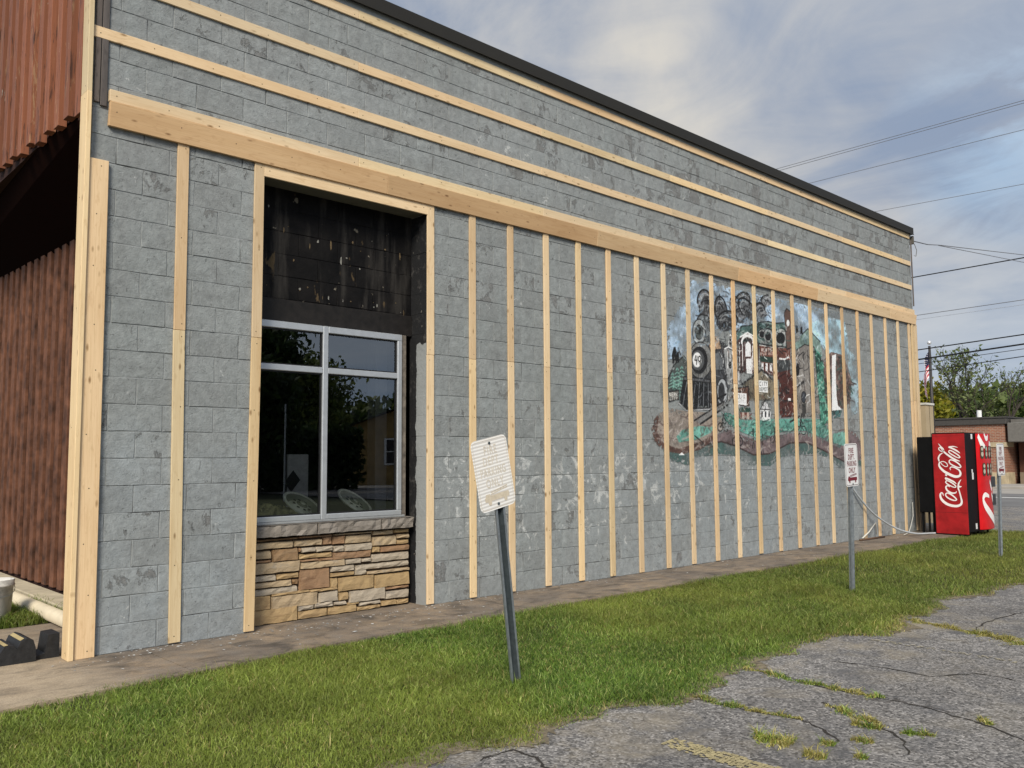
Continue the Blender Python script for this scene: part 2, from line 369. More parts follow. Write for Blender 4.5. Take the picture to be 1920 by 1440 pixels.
def m_asphalt(k):
    p = pos(k)
    n = k.noise(p, .7, 6, .6, .4)
    v = k.n('TexVoronoi', {'Vector': p, 'Scale': 85}).outputs; ch = k.sep(v['Color'])[0]
    v2 = k.n('TexVoronoi', {'Vector': p, 'Scale': 34}).outputs; ch2 = k.sep(v2['Color'])[0]
    c = k.mix(k.ramp(n, [(.3, 0.), (.7, 1.)]), (.140, .129, .119), (.222, .209, .196))
    c = k.mix(1.0, c, k.ramp(ch, [(0., .25), (.35, .80), (.75, 1.15), (1., 1.9)]), 'MULTIPLY')
    c = k.mix(1.0, c, k.ramp(ch2, [(0., .72), (.4, 1.), (1., 1.22)]), 'MULTIPLY')
    c = k.mix(k.ramp(k.noise(k.add(p, (4, 4, 0)), 2.1, 7, .66, .6), [(.52, 0.), (.66, .75)]), c, (.075, .074, .078))
    wv = k.add(p, k.n('VectorMath', {0: k.noise(p, 1.3, 6, .62, out=1), 'Scale': .9}, operation='SCALE').outputs[0])
    cr = k.voro(wv, .42, 'DISTANCE_TO_EDGE')
    c = k.mix(k.math('MULTIPLY', k.ramp(cr, [(.002, .8), (.008, 0.)]), k.ramp(k.noise(k.add(p, (5, 3, 0)), .7, 3, .6), [(.42, .15), (.55, 1.)])), c, (.05, .042, .036))
    c = k.mix(k.math('MULTIPLY', k.ramp(k.noise(k.add(p, (8, 1, 0)), 1.6, 8, .7, .4), [(.50, 0.), (.68, .8)]), k.ramp(k.math('ADD', k.sep(p)[1], 4.6), [(.0, .35), (1., 1.)])), c, (.29, .245, .175))
    h = k.math('ADD', k.math('MULTIPLY', v['Distance'], -1.0), k.math('MULTIPLY', k.noise(p, 160, 3, .6), .5))
    return {'Base Color': c, 'Roughness': .88, 'Normal': k.bump(h, .6, .006)}
M_ASPH = material('worn_asphalt', m_asphalt)
M_ROAD = plain('road_asphalt', (.17, .165, .16), .9, 0, .2, .6, .3, 40)
M_CONC2 = plain('pale_road_concrete', (.36, .33, .29), .9, 0, .15, .5)
M_DIRT = plain('lawn_soil', (.060, .055, .024), .95, 0, .4, 5, .8, 30)
M_EARTH = plain('open_ground', (.045, .052, .022), .95, 0, .3, .1)

def m_grass(k):
    a = k.n('Attribute', attribute_name='col', attribute_type='GEOMETRY').outputs['Color']
    b = k.n('BsdfPrincipled', {'Base Color': a, 'Roughness': .55, 'Specular IOR Level': .25}).outputs[0]
    t = k.n('BsdfTranslucent', {0: a}).outputs[0]
    return k.n('MixShader', {0: .3, 1: b, 2: t}).outputs[0]
M_GRASS = material('grass_blades', m_grass)
M_LEAF = M_GRASS
M_BARK = plain('bark', (.055, .045, .036), .9, 0, .3, 14, .6, 30)

# ------------------------------------------------------------------ ground
def sheet(name, pts, z, mat, **props):
    b = MB(); b.poly([(x, y, z) for x, y in pts]); return b.build(name, mat, None, kind='structure', **props)
sheet('ground', [(-400, -400), (700, -400), (700, 700), (-400, 700)], -.06, M_EARTH)
def edge_y(x):   # broken edge of the asphalt against the lawn
    return -3.42 + .10 * math.sin(x * 1.9 + .6) + .07 * math.sin(x * 4.7) + .035 * math.sin(x * 11.3) + .02 * math.sin(x * 23.1) - (.16 if x < .9 else 0) * min(1, (.9 - x))
xs = [-14 + i * .12 for i in range(int(30.2 / .12))]
b = MB()
for a, c in zip(xs[:-1], xs[1:]):
    b.quad((a, -13, -.026), (c, -13, -.026), (c, edge_y(c), -.026), (a, edge_y(a), -.026))
b.build('parking_lot', M_ASPH, None, kind='structure')
sheet('lawn_soil', [(-14, -3.9), (16, -3.9), (16, -.5), (-14, -.5)], -.032, M_DIRT)
# concrete walk: slabs with a joint every 1.5 m or so
def walk_edge(x): return -.86 - .25 * max(0, min(1, (1.2 - x) / 2.2)) - .02 * math.sin(x * 2.3)
jx = [-6, -3.1, -1.6, .35, 2.05, 3.62, 5.15, 6.7, 8.25, 9.8, 11.3, 12.8, 14.3, 15.9]
bw = MB()
for a, c in zip(jx[:-1], jx[1:]):
    bb = MB(); n = 6
    top = [(a + .004 + (c - a - .008) * i / n) for i in range(n + 1)]
    yb = 1.62 if c < .5 else .35
    for p, q in zip(top[:-1], top[1:]):
        bb.quad((p, walk_edge(p), 0), (q, walk_edge(q), 0), (q, yb, 0), (p, yb, 0))
        bb.quad((p, walk_edge(p), -.09), (q, walk_edge(q), -.09), (q, walk_edge(q), 0), (p, walk_edge(p), 0))
    bb.quad((top[0], walk_edge(top[0]), -.09), (top[0], walk_edge(top[0]), 0), (top[0], yb, 0), (top[0], yb, -.09))
    bb.quad((top[-1], walk_edge(top[-1]), 0), (top[-1], walk_edge(top[-1]), -.09), (top[-1], yb, -.09), (top[-1], yb, 0))
    bb.v = [(x, y, z + 0.0) for x, y, z in bb.v]
    if a == jx[0]:
        walk = bb.build('sidewalk', M_CONC, None, kind='structure')
    else: bb.build('slab', M_CONC, walk)
bw.box(-6, 15.9, -.75, 1.6, -.05, -.012); bw.build('joint_bed', M_DIRT, walk)
# beyond the lawn: gravelly lot, street, far lot
sheet('side_lot', [(15.75, -60), (24.6, -60), (24.6, 60), (15.75, 60)], -.018, M_ASPH)
sheet('street', [(24.6, -200), (33.5, -200), (33.5, 200), (24.6, 200)], -.014, M_ROAD)
sheet('street_line', [(29.9, -200), (30.25, -200), (30.25, 200), (29.9, 200)], -.008, plain('white_line', (.75, .74, .70), .7))
sheet('far_lot', [(33.5, -200), (60, -200), (60, 200), (33.5, 200)], -.014, M_CONC2)
kb = MB(); kb.box(38.6, 42.2, -30, 6.9, -.03, .10, 0, .02); kb.build('far_pavement', M_CONC2, None, kind='structure')
# worn yellow bay line and a second, almost gone one
M_YEL = plain('worn_yellow_paint', (.40, .335, .18), .8, 0, .25, 25)
M_YEL2 = plain('faded_cream_paint', (.36, .32, .235), .85, 0, .25, 25)
def bay_line(name, p0, p1, width, mat, keep, z):
    b = MB(); p0 = np.array(p0); p1 = np.array(p1); L = np.linalg.norm(p1 - p0); u = (p1 - p0) / L; v = np.array([-u[1], u[0]])
    n = int(L / .022); m = int(width / .016)
    for i in range(n):
        for j in range(m):
            ed = min(j, m - 1 - j)
            kk = keep(i / n) - (.35 if ed == 0 else 0) - .35 * max(0, math.sin(i * .37 + j * 1.9) * math.sin(i * .11 + 2))
            if random.random() < kk:
                q = []
                for di, dj in ((0, 0), (1, 0), (1, 1), (0, 1)):
                    w_ = p0 + u * (i + di) * .022 + v * ((j + dj) * .016 - width / 2) + np.array([random.uniform(-.004, .004), random.uniform(-.004, .004)])
                    q.append((w_[0], w_[1], z))
                b.poly(q)
    return b.build(name, mat, None, kind='structure')
bay_line('parking_line', (1.50, -3.98), (1.52, -7.2), .15, M_YEL, lambda t: min(1.05, .62 + 4 * t), -.021)
bay_line('parking_line', (4.62, -3.6), (4.55, -6.6), .10, M_YEL2, lambda t: .42, -.021)

# ------------------------------------------------------------------ grass
def blades(px, py, pz, h, wd, lean, cols):
    n = len(px); th = RNG.uniform(0, 2 * np.pi, n); ph = RNG.uniform(0, 2 * np.pi, n)
    dx, dy = np.cos(th), np.sin(th); lx, ly = np.cos(ph) * lean * h, np.sin(ph) * lean * h
    z = np.zeros((n, 5, 3), np.float32)
    for i, (s, t) in enumerate(((-1, 0), (1, 0), (1, .55), (-1, .55), (0, 1))):
        ww = wd * (.5 if t == 0 else .4) * s
        z[:, i, 0] = px + dx * ww + lx * t * t; z[:, i, 1] = py + dy * ww + ly * t * t
        z[:, i, 2] = pz + h * t * np.sqrt(np.maximum(.05, 1 - (lean * t) ** 2 * .45))
    base = np.arange(n)[:, None] * 5
    lp = np.concatenate([base + np.array([0, 1, 2, 3]), base + np.array([3, 2, 4])], 1).ravel()
    col = np.ones((n, 5, 4), np.float32); col[:, :, :3] = cols[:, None, :]
    return z.reshape(-1, 3), lp, np.tile([4, 3], n), col.reshape(-1, 4)
def fbm(x, y, s, seed):
    r = np.random.default_rng(seed); v = 0; a = 1; t = 0
    for o in range(4):
        for _ in range(3):
            an = r.uniform(0, 6.28); f = s * 2 ** o; ph = r.uniform(0, 6.28)
            v = v + a * np.sin((x * np.cos(an) + y * np.sin(an)) * f + ph); t += a
        a *= .6
    return v / t * 1.8
GC = np.array([srgb(97, 124, 46), srgb(76, 103, 40), srgb(124, 146, 68), srgb(52, 76, 30), srgb(160, 172, 104)])
DRY = np.array([srgb(150, 142, 78), srgb(126, 114, 62), srgb(172, 160, 108)])
def lawn_cols(x, y, dry):
    n = len(x); k = RNG.choice(5, n, p=[.34, .26, .18, .14, .08]); c = GC[k].copy()
    yel = np.clip(.5 + fbm(x, y, 1.3, 5), 0, 1)[:, None]
    yel = yel ** 1.4; c = c * (1 - .55 * yel) + .55 * yel * np.array(srgb(132, 138, 62))
    c = c * 1.06; far = np.clip((x - 2) / 6, 0, 1)[:, None]; c = c * (1 - .20 * far); c = c * (1 - .32 * far) + .32 * far * np.array(srgb(130, 128, 66))
    dm = RNG.random(n) < dry; c[dm] = DRY[RNG.integers(0, 3, dm.sum())]
    return c * (RNG.uniform(.72, 1.3, n) * (1.06 + .22 * fbm(x, y, 5.5, 17)))[:, None]
vedge = np.vectorize(edge_y); vwalk = np.vectorize(walk_edge)
def lawn_patch(n, x0, x1):
    x = RNG.uniform(x0, x1, n); lo, hi = vedge(x) - .05 - .16 * np.clip(fbm(x, x * 0, 3.3, 31), 0, 1), vwalk(x) + .05; y = lo + (hi - lo) * RNG.random(n)
    de = np.minimum((y - lo), (hi - y)); dl = y - lo
    keep = (RNG.random(n) < np.clip(.25 + de / .10, 0, 1)); keep &= ~((fbm(x, y, 2.1, 9) > .78) & (RNG.random(n) < .55))
    return x[keep], y[keep], dl[keep]
V, L, P, K = [], [], [], []; off = 0
for n, x0, x1, hs in ((50000, -6.0, -1.6, .9), (190000, -1.6, 3.2, .78), (110000, 3.2, 7.5, .88), (72000, 7.5, 15.85, 1.0)):
    x, y, dl = lawn_patch(n, x0, x1)
    tall = .6 + .4 * np.clip(.5 + fbm(x, y, 2.4, 3), 0, 1)
    h = RNG.uniform(.03, .088, len(x)) * hs * tall * np.clip(.4 + dl / .3, .4, 1)
    stray = RNG.random(len(x)) < .012; h[stray] *= 1.8
    dry = np.clip(.42 - dl / .35 + .3 * fbm(x, y, 3.1, 8), .06, .6)
    v, l, p, c = blades(x, y, np.full(len(x), -.03), h, RNG.uniform(.0032, .0075, len(x)) * hs, RNG.uniform(.3, 1.35, len(x)), lawn_cols(x, y, dry))
    V.append(v); L.append(l + off); P.append(p); K.append(c); off += len(v)
link('lawn_grass', np_mesh('lawn_grass', np.concatenate(V), np.concatenate(L), np.concatenate(P), [M_GRASS], None, np.concatenate(K)), None, kind='stuff')
# thatch and grit that washes out of the lawn edge onto the asphalt
b = MB(); x = -6; rr = random.Random(12)
while x < 15.7:
    x2 = x + rr.uniform(.03, .09); o1 = -.02 - .15 * max(0, math.sin(x * 2.7) * .5 + math.sin(x * 6.1 + 1) * .4 + rr.uniform(-.3, .3)); o2 = -.02 - .15 * max(0, math.sin(x2 * 2.7) * .5 + math.sin(x2 * 6.1 + 1) * .4 + rr.uniform(-.3, .3))
    b.quad((x, edge_y(x) + o1, -.0225), (x2, edge_y(x2) + o2, -.0225), (x2, edge_y(x2) + .12, -.0225), (x, edge_y(x) + .12, -.0225)); x = x2
b.build('verge_soil', plain('sandy_grit', (.20, .165, .11), .95, 0, .5, 22, .8, 90), None, kind='structure')
# open cracks in the asphalt
b = MB()
for ln in ([(1380, 1250), (1470, 1268), (1560, 1292), (1652, 1309), (1720, 1322), (1800, 1345), (1860, 1362), (1940, 1396)], [(1285, 1303), (1340, 1318), (1405, 1332), (1503, 1349), (1545, 1368), (1580, 1396)], [(1700, 1160), (1780, 1176), (1850, 1192), (1945, 1215)], [(1540, 1316), (1600, 1344), (1651, 1362), (1690, 1385), (1712, 1420)], [(1818, 1187), (1850, 1166), (1905, 1150), (1940, 1146)], [(1560, 1240), (1650, 1250), (1740, 1268), (1830, 1262), (1930, 1280)], [(900, 1425), (960, 1405), (1005, 1420), (1030, 1445)]):
    pt = []
    for (ax, ay), (bx_, by_) in zip(ln[:-1], ln[1:]):
        for i in range(6): pt.append(onp(ax + (bx_ - ax) * i / 6, ay + (by_ - ay) * i / 6, 2, -.0235) + np.array([rr.uniform(-.012, .012), rr.uniform(-.012, .012), 0]))
    for p_, q_ in zip(pt[:-1], pt[1:]):
        u_ = (q_ - p_) / (np.linalg.norm(q_ - p_) + 1e-6); v_ = np.array([-u_[1], u_[0], 0]); w1 = rr.uniform(.002, .011)
        b.quad(p_ + v_ * w1, q_ + v_ * w1, q_ - v_ * w1, p_ - v_ * w1)
b.build('asphalt_cracks', plain('crack_dirt', (.035, .03, .025), .95), None, kind='structure')
# grass by the drain pipe at the facade
n = 9000; x = RNG.uniform(-1.3, .40, n); y = RNG.uniform(1.62, 2.9, n); kk = y > 1.66 + .06 * np.sin(x * 9); x, y = x[kk], y[kk]
v, l, p, c = blades(x, y, np.full(len(x), -.01), RNG.uniform(.04, .13, len(x)), RNG.uniform(.005, .01, len(x)), RNG.uniform(.3, 1.1, len(x)), lawn_cols(x, y, .05) * .8)
link('facade_grass', np_mesh('facade_grass', v, l, p, [M_GRASS], None, c), None, kind='stuff')
sheet('facade_soil', [(-8, 1.6), (3, 1.6), (3, 8), (-8, 8)], -.014, M_DIRT)
# weeds that grow in the cracks of the asphalt: each tuft a thing
TUFTS = [  # start px, end px, half width, height, share of dry blades, label
    ((1399, 1254), (1560, 1292), .045, .045, .3, 'long ragged strip of green weeds reaching from the lawn into the asphalt'),
    ((1560, 1290), (1652, 1309), .05, .04, .6, 'rusty dry weed patch with a green end in the same crack past the long strip'),
    ((1292, 1305), (1405, 1332), .045, .045, .35, 'narrow green weed strip in the crack nearest the lawn edge above the yellow line'),
    ((1405, 1332), (1503, 1349), .03, .035, .75, 'thin brown weed strip ending in a dry tip, below the long green strip'),
    ((1557, 1324), (1651, 1362), .05, .045, .65, 'yellowish weed strip slanting down a crack in the middle of the lot'),
    ((1600, 1358), (1652, 1368), .04, .05, .4, 'half green weed clump at the lower end of the yellowish strip'),
    ((1420, 1384), (1482, 1397), .085, .07, .45, 'broad round tuft of green and straw weeds beside the end of the yellow line'),
    ((1690, 1375), (1753, 1380), .032, .045, .12, 'bright green low tuft alone on the asphalt at the right'),
    ((1600, 1386), (1637, 1394), .04, .04, .6, 'small straw coloured tuft between the broad tuft and the bright green tuft'),
    ((1541, 1392), (1562, 1399), .03, .04, .4, 'tiny green tuft right of the broad round tuft'),
    ((1510, 1414), (1545, 1424), .045, .055, .9, 'small dark brown withered tuft close to the bottom of the picture'),
    ((1605, 1418), (1626, 1424), .028, .04, .4, 'tiny yellow green tuft right of the withered brown one'),
    ((1836, 1348), (1858, 1360), .03, .035, .6, 'small dry tuft on the asphalt far at the right edge'),
    ((1711, 1164), (1850, 1192), .055, .055, .75, 'long dry rust coloured weed strip in the far crack of the lot'),
    ((1850, 1190), (1935, 1212), .10, .05, .8, 'straw weed mat in the far crack at the right edge')]
for (pa, pb, bq, hh, dry, lab) in TUFTS:
    A_, B_ = onp(*pa, 2, -.026), onp(*pb, 2, -.026); c0 = (A_ + B_) / 2; hv = (B_ - A_) / 2; a = max(np.linalg.norm(hv), .02); hv = hv / np.linalg.norm(hv)
    n = int(60000 * a * bq) + 330; t = RNG.uniform(-1, 1, n) + RNG.normal(0, .08, n); wob = np.sin(t * 5 + pa[0]) * .35 + np.sin(t * 13 + pa[1]) * .25
    s_ = (RNG.normal(0, .55, n) * (1.1 - .5 * np.abs(t)) * (1 + .6 * np.sin(t * 9 + pa[0])) + wob * (a > .15))
    x = t * a * hv[0] - s_ * bq * hv[1]; y = t * a * hv[1] + s_ * bq * hv[0]
    h = RNG.uniform(.3, 1.3, n) * hh * np.clip(1.1 - np.abs(s_) * .7, .2, 1) * (.7 + .4 * np.sin(t * 7 + pa[1]))
    dr = np.clip(dry + .15 + .35 * np.sin(t * 3 + pa[0]), .02, .98); bq = bq * 1.35; cl_ = lawn_cols(x + c0[0], y + c0[1], dr) * np.array([1.15, 1.18, 1.1])
    flat = RNG.random(n) < .4; h[flat] *= .5
    v, l, p, c = blades(x, y, np.zeros(n), h, RNG.uniform(.003, .006, n), RNG.uniform(.6, 1.4, n), cl_)
    link('weed_tuft', np_mesh('weed_tuft', v, l, p, [M_GRASS], None, c), None, Matrix.Translation(c0), label=lab, category='weeds', group='weeds in the cracks of the asphalt')
# paint flakes that fell off the wall
b = MB()
for i in range(420):
    x = random.choice([random.uniform(-.3, 4), random.uniform(-.3, 14)]); y = -abs(random.gauss(0, .16)) - .012 if random.random() < .75 else random.uniform(-.75, -.05)
    s = random.uniform(.004, .016) * (1.6 if random.random() < .08 else 1); a0 = random.uniform(0, 6)
    pts = [(x + s * random.uniform(.6, 1.2) * math.cos(a0 + j * 1.57), y + s * random.uniform(.5, 1.) * math.sin(a0 + j * 1.57), .003 + random.uniform(0, .004)) for j in range(4)]
    b.poly(pts, random.choice([0, 0, 1]))
b.build('paint_flakes', [plain('white_flake', (.55, .55, .53), .8), plain('grey_flake', (.26, .28, .29), .8)], None, kind='stuff')

# ------------------------------------------------------------------ the building
XL, XR, TOP = -.13, 14.85, 5.80
OX0, OX1, OZ = 1.255, 3.03, 3.861
CH, CWD = .2032, .4064
bld = thing('commercial_building', 'long grey painted concrete block building with new pine furring strips', 'building', (7.4, 4, 0))
core = MB(); y0, y1 = .0026, .28
core.box(XL + .01, OX0, y0, y1, -.05, TOP); core.box(OX1, XR - .01, y0, y1, -.05, TOP); core.box(OX0, OX1, y0, y1, OZ, TOP)
block_wall = core.build('block_wall', M_MORTAR, bld)
def block_shape(wd, seed, h=CH):
    """front-facing block, local origin at its lower left corner on the wall plane"""
    r = random.Random(seed); b = MB(); g = .0027; nx, nz = (5, 3) if wd > .25 else (3, 3)
    x0, x1, z0, z1 = g, wd - g, g, h - g; e = .0035; base = -r.uniform(.0, .0035); tx, tz = r.uniform(-.003, .003), r.uniform(-.003, .003)
    def jit(a): return r.uniform(-a, a)
    e = .003; gx = [x0 + e + (x1 - x0 - 2 * e) * i / (nx - 1) for i in range(nx)]; gz = [z0 + e + (z1 - z0 - 2 * e) * i / (nz - 1) for i in range(nz)]
    grid = {}
    for i in range(nx):
        for j in range(nz):
            bd = i in (0, nx - 1) or j in (0, nz - 1)
            grid[i, j] = len(b.v)
            b.v.append((gx[i] + (jit(.0035) if bd else jit(.015)), base + jit(.0012) - (0 if bd else .0012) + tx * (gx[i] / wd - .5) + tz * (gz[j] / h - .5), gz[j] + (jit(.0032) if bd else jit(.01))))
    for i in range(nx - 1):
        for j in range(nz - 1): b.f.append((grid[i, j], grid[i + 1, j], grid[i + 1, j + 1], grid[i, j + 1])); b.m.append(0)
    ring = [(i, 0) for i in range(nx)] + [(nx - 1, j) for j in range(1, nz)] + [(i, nz - 1) for i in range(nx - 2, -1, -1)] + [(0, j) for j in range(nz - 2, 0, -1)]
    o1 = len(b.v)
    for i, j in ring:
        x, y, z = b.v[grid[i, j]]
        x = x0 + jit(.002) if i == 0 else (x1 + jit(.002) if i == nx - 1 else x); z = z0 + jit(.002) if j == 0 else (z1 + jit(.002) if j == nz - 1 else z)
        b.v.append((x, .0012, z))
    o2 = len(b.v)
    for q in range(len(ring)): x, y, z = b.v[o1 + q]; b.v.append((x, .03, z))
    m = len(ring)
    for q in range(m):
        q2 = (q + 1) % m
        b.f.append((o1 + q, o1 + q2, grid[ring[q2]], grid[ring[q]])); b.m.append(0)
        b.f.append((o2 + q, o2 + q2, o1 + q2, o1 + q)); b.m.append(0)
    return b
cells = []
NR = 29
for r in range(NR):
    z0 = r * CH; h = min(CH, TOP - z0); offx = .055 if r % 2 == 0 else .258
    js = [offx + CWD * i for i in range(-2, 40)]
    spans = [(XL, OX0), (OX1, XR)] if r < 19 else [(XL, XR)]
    for a, c in spans:
        cut = [a] + [j for j in js if a + .05 < j < c - .05] + [c]
        for p, q in zip(cut[:-1], cut[1:]): cells.append((p, q - p, z0, h))
def area(cell):
    p, wd, z0, h = cell; q = [proj((p + a * wd, 0, z0 + b_ * h)) for a, b_ in ((0, 0), (1, 0), (1, 1), (0, 1))]
    if any(t[2] < .1 for t in q): return 0
    cx = sum(t[0] for t in q) / 4; cy = sum(t[1] for t in q) / 4
    if not (-20 < cx < 1940 and -10 < cy < 1450): return 0
    return abs(sum(q[i][0] * q[(i + 1) % 4][1] - q[(i + 1) % 4][0] * q[i][1] for i in range(4)))
order = sorted(range(len(cells)), key=lambda i: -area(cells[i])); top300 = set(order[:298])
cache = {}; rest = MB()
for i, (p, wd, z0, h) in enumerate(cells):
    if i in top300:
        key = (round(wd, 3), round(h, 3), random.randrange(9))
        if key not in cache: cache[key] = block_shape(wd, hash(key) % 9999, h).mesh('block', M_WALL)
        link('block', cache[key], block_wall, Matrix.Translation((p, 0, z0)))
    else:
        s = block_shape(wd, i, h); rest.add([(x + p, y, z + z0) for x, y, z in s.v], s.f)
rest.build('block_courses', M_WALL, block_wall, kind='stuff')

# --- mural: a picture painted in memory, on a skin that follows the block faces
MX0, MX1, MZ0, MZ1, PPM = 5.7, 12.9, .7, 4.05, 150
IW, IH = int((MX1 - MX0) * PPM), int((MZ1 - MZ0) * PPM)
IMG = np.zeros((IH, IW, 4), np.float32); IMG[..., :3] = (.5, .52, .53)
gy, gx = np.mgrid[0:IH, 0:IW].astype(np.float32)
NZ = fbm(gx, gy, .05, 11); NZ2 = fbm(gx, gy, .18, 12); NZ3 = fbm(gx, gy, .5, 13)
def ip(x, y):   # crop pixel of the photograph -> pixel of the painting, by way of the wall plane
    P_ = onp(1180 + x / 3.272, 480 + y / 3.272, 1, 0.0); return ((P_[0] - MX0) * PPM, (P_[2] - MZ0) * PPM)
def pmask(pts):
    q = np.array([ip(*a) for a in pts]); x0, y0 = np.floor(q.min(0)).astype(int) - 1; x1, y1 = np.ceil(q.max(0)).astype(int) + 2
    x0, y0 = max(x0, 0), max(y0, 0); x1, y1 = min(x1, IW), min(y1, IH)
    X, Y = gx[y0:y1, x0:x1], gy[y0:y1, x0:x1]; ins = np.zeros(X.shape, bool)
    for (ax, ay), (bx, by) in zip(q, np.roll(q, -1, 0)):
        if ay == by: continue
        ins ^= ((ay > Y) != (by > Y)) & (X < (bx - ax) * (Y - ay) / (by - ay) + ax)
    return (slice(y0, y1), slice(x0, x1)), ins
def put(sl, mk, col, al=1.0, var=.25):
    t = IMG[sl]; c = np.array(col, np.float32) / 255
    g_ = c.mean(); c = g_ + (c - g_) * .70; c = c * .99 + .012; sh = (1 + var * .32 * NZ[sl] + var * .30 * NZ2[sl] + var * .22 * NZ3[sl])[..., None]
    a = (mk * al)[..., None]; t[..., :3] = t[..., :3] * (1 - a) + np.clip(c * sh, 0, 1) * a; t[..., 3:] = np.maximum(t[..., 3:], a)
def pp(col, pts, al=1.0, var=.25, rag=0.0, out=None):
    al = min(1., al * 1.12)
    sl, mk = pmask(pts); m = mk.astype(np.float32)
    if rag: m = m * np.clip(.80 + NZ[sl] * rag * .9 + NZ2[sl] * rag * .35, 0, 1)
    put(sl, m, col, al, var)
    if out: st(out, pts + pts[:1], 2.0)
def st(col, pts, wd=2.0, al=1.0):
    q = np.array([ip(*a) for a in pts]); pad = wd + 2
    x0, y0 = np.maximum(np.floor(q.min(0) - pad).astype(int), 0); x1, y1 = np.ceil(q.max(0) + pad).astype(int); x1, y1 = min(x1, IW), min(y1, IH)
    if x1 <= x0 or y1 <= y0: return
    sl = (slice(y0, y1), slice(x0, x1)); X, Y = gx[sl], gy[sl]; dm = np.full(X.shape, 1e9, np.float32)
    for (ax, ay), (bx, by) in zip(q[:-1], q[1:]):
        L2 = (bx - ax) ** 2 + (by - ay) ** 2 + 1e-6; t = np.clip(((X - ax) * (bx - ax) + (Y - ay) * (by - ay)) / L2, 0, 1)
        dm = np.minimum(dm, np.hypot(X - ax - t * (bx - ax), Y - ay - t * (by - ay)))
    put(sl, np.clip(wd / 2 + .5 - dm, 0, 1), col, al, .2)
def ell(cx, cy, rx, ry, n=28, a0=0, a1=360, tilt=0):
    o = []
    for i in range(n + 1):
        a = math.radians(a0 + (a1 - a0) * i / n); x, y = rx * math.cos(a), ry * math.sin(a); t = math.radians(tilt)
        o.append((cx + x * math.cos(t) - y * math.sin(t), cy + x * math.sin(t) + y * math.cos(t)))
    return o
K_ = (28, 28, 30)
# sky washes
pp((150, 176, 202), [(225, 470), (250, 400), (345, 250), (380, 150), (500, 165), (690, 215), (985, 280), (1190, 330), (1190, 470), (1150, 560), (1000, 470), (700, 470), (560, 440), (380, 540), (330, 620), (235, 640)], .85, .3, .5)
pp((150, 190, 208), [(1110, 420), (1200, 370), (1320, 400), (1345, 560), (1330, 640), (1240, 640), (1180, 560), (1130, 500)], .85, .3, .5)
pp((150, 182, 195), [(1335, 560), (1385, 620), (1405, 760), (1400, 960), (1360, 990), (1345, 800)], .75, .3, .6)
pp((120, 128, 132), [(1190, 330), (1290, 345), (1300, 400), (1200, 380)], .6, .3, .6)
# smoke
for cx, cy, rx, ry, tl, c in ((455, 280, 42, 70, 0, 92), (470, 335, 45, 60, 0, 78), (560, 350, 38, 100, -8, 78), (600, 400, 62, 60, 0, 70), (585, 420, 50, 45, 0, 62), (690, 285, 45, 62, 20, 100), (720, 330, 40, 80, -35, 88), (680, 370, 48, 45, 0, 84), (640, 290, 28, 40, 0, 106), (835, 280, 32, 40, 20, 108), (795, 330, 32, 40, 0, 96), (815, 360, 26, 22, 0, 104)):
    e = ell(cx, cy, rx, ry, tilt=tl); pp((c, c + 1, c + 4), e, .95, .6)
    st(K_, ell(cx, cy, rx, ry, tilt=tl, a0=170, a1=370), 2.6); st((150, 150, 150), ell(cx + 4, cy + 8, rx * .6, ry * .65, tilt=tl, a0=190, a1=320), 1.8, .6)
    st(K_, ell(cx + 6, cy + 14, rx * .5, ry * .5, tilt=tl, a0=150, a1=340), 2.0, .8)
# hills with caves
pp((72, 100, 96), [(650, 480), (680, 430), (720, 430), (770, 418), (800, 408), (850, 405), (880, 416), (940, 412), (965, 470), (985, 590), (900, 600), (790, 570), (660, 530)], 1, .5)
st(K_, [(650, 470), (690, 432), (730, 430), (780, 420), (800, 408), (850, 404), (885, 416), (945, 412)], 2.4)
for cx, cy, rx, ry in ((812, 485, 16, 18), (848, 495, 18, 26), (925, 508, 27, 36)):
    pp((150, 152, 150), ell(cx, cy - 4, rx * 1.5, ry * 1.5), 1, .3); pp((30, 30, 33), ell(cx, cy, rx, ry), 1, .2); st(K_, ell(cx, cy - 6, rx * 1.6, ry * 1.6, a0=180, a1=360), 2.2)
pp((128, 132, 130), [(800, 520), (960, 545), (940, 590), (800, 560)], .9, .6); st(K_, [(800, 540), (860, 560), (940, 555)], 3)
# left knob with pines and the miner
pp((76, 84, 82), [(232, 830), (235, 740), (268, 670), (330, 612), (352, 640), (352, 790), (300, 850)], 1, .4); st(K_, [(233, 760), (268, 672), (330, 614), (350, 640)], 2.4)
for x, y, s in ((262, 720, 1), (290, 690, 1.25), (318, 680, 1.25), (275, 780, 1.1), (306, 770, 1.1)):
    for i in range(5):
        yy = y + i * 20 * s; wv = (6 + i * 5) * s; st((122, 176, 160), [(x - wv, yy + 12), (x, yy), (x + wv, yy + 12)], 2.4, .9)
    st((60, 110, 100), [(x, y), (x, y + 100 * s)], 1.6)
pp(K_, [(262, 660), (256, 612), (262, 590), (268, 562), (281, 560), (283, 586), (300, 600), (302, 655), (286, 660), (276, 640), (268, 664)]); st(K_, [(285, 600), (305, 590), (312, 604)], 2.0); st(K_, [(296, 566), (310, 612)], 1.6)
pp((105, 112, 108), [(182, 800), (196, 760), (232, 745), (235, 860), (215, 930), (195, 870)], .7, .4, .3)
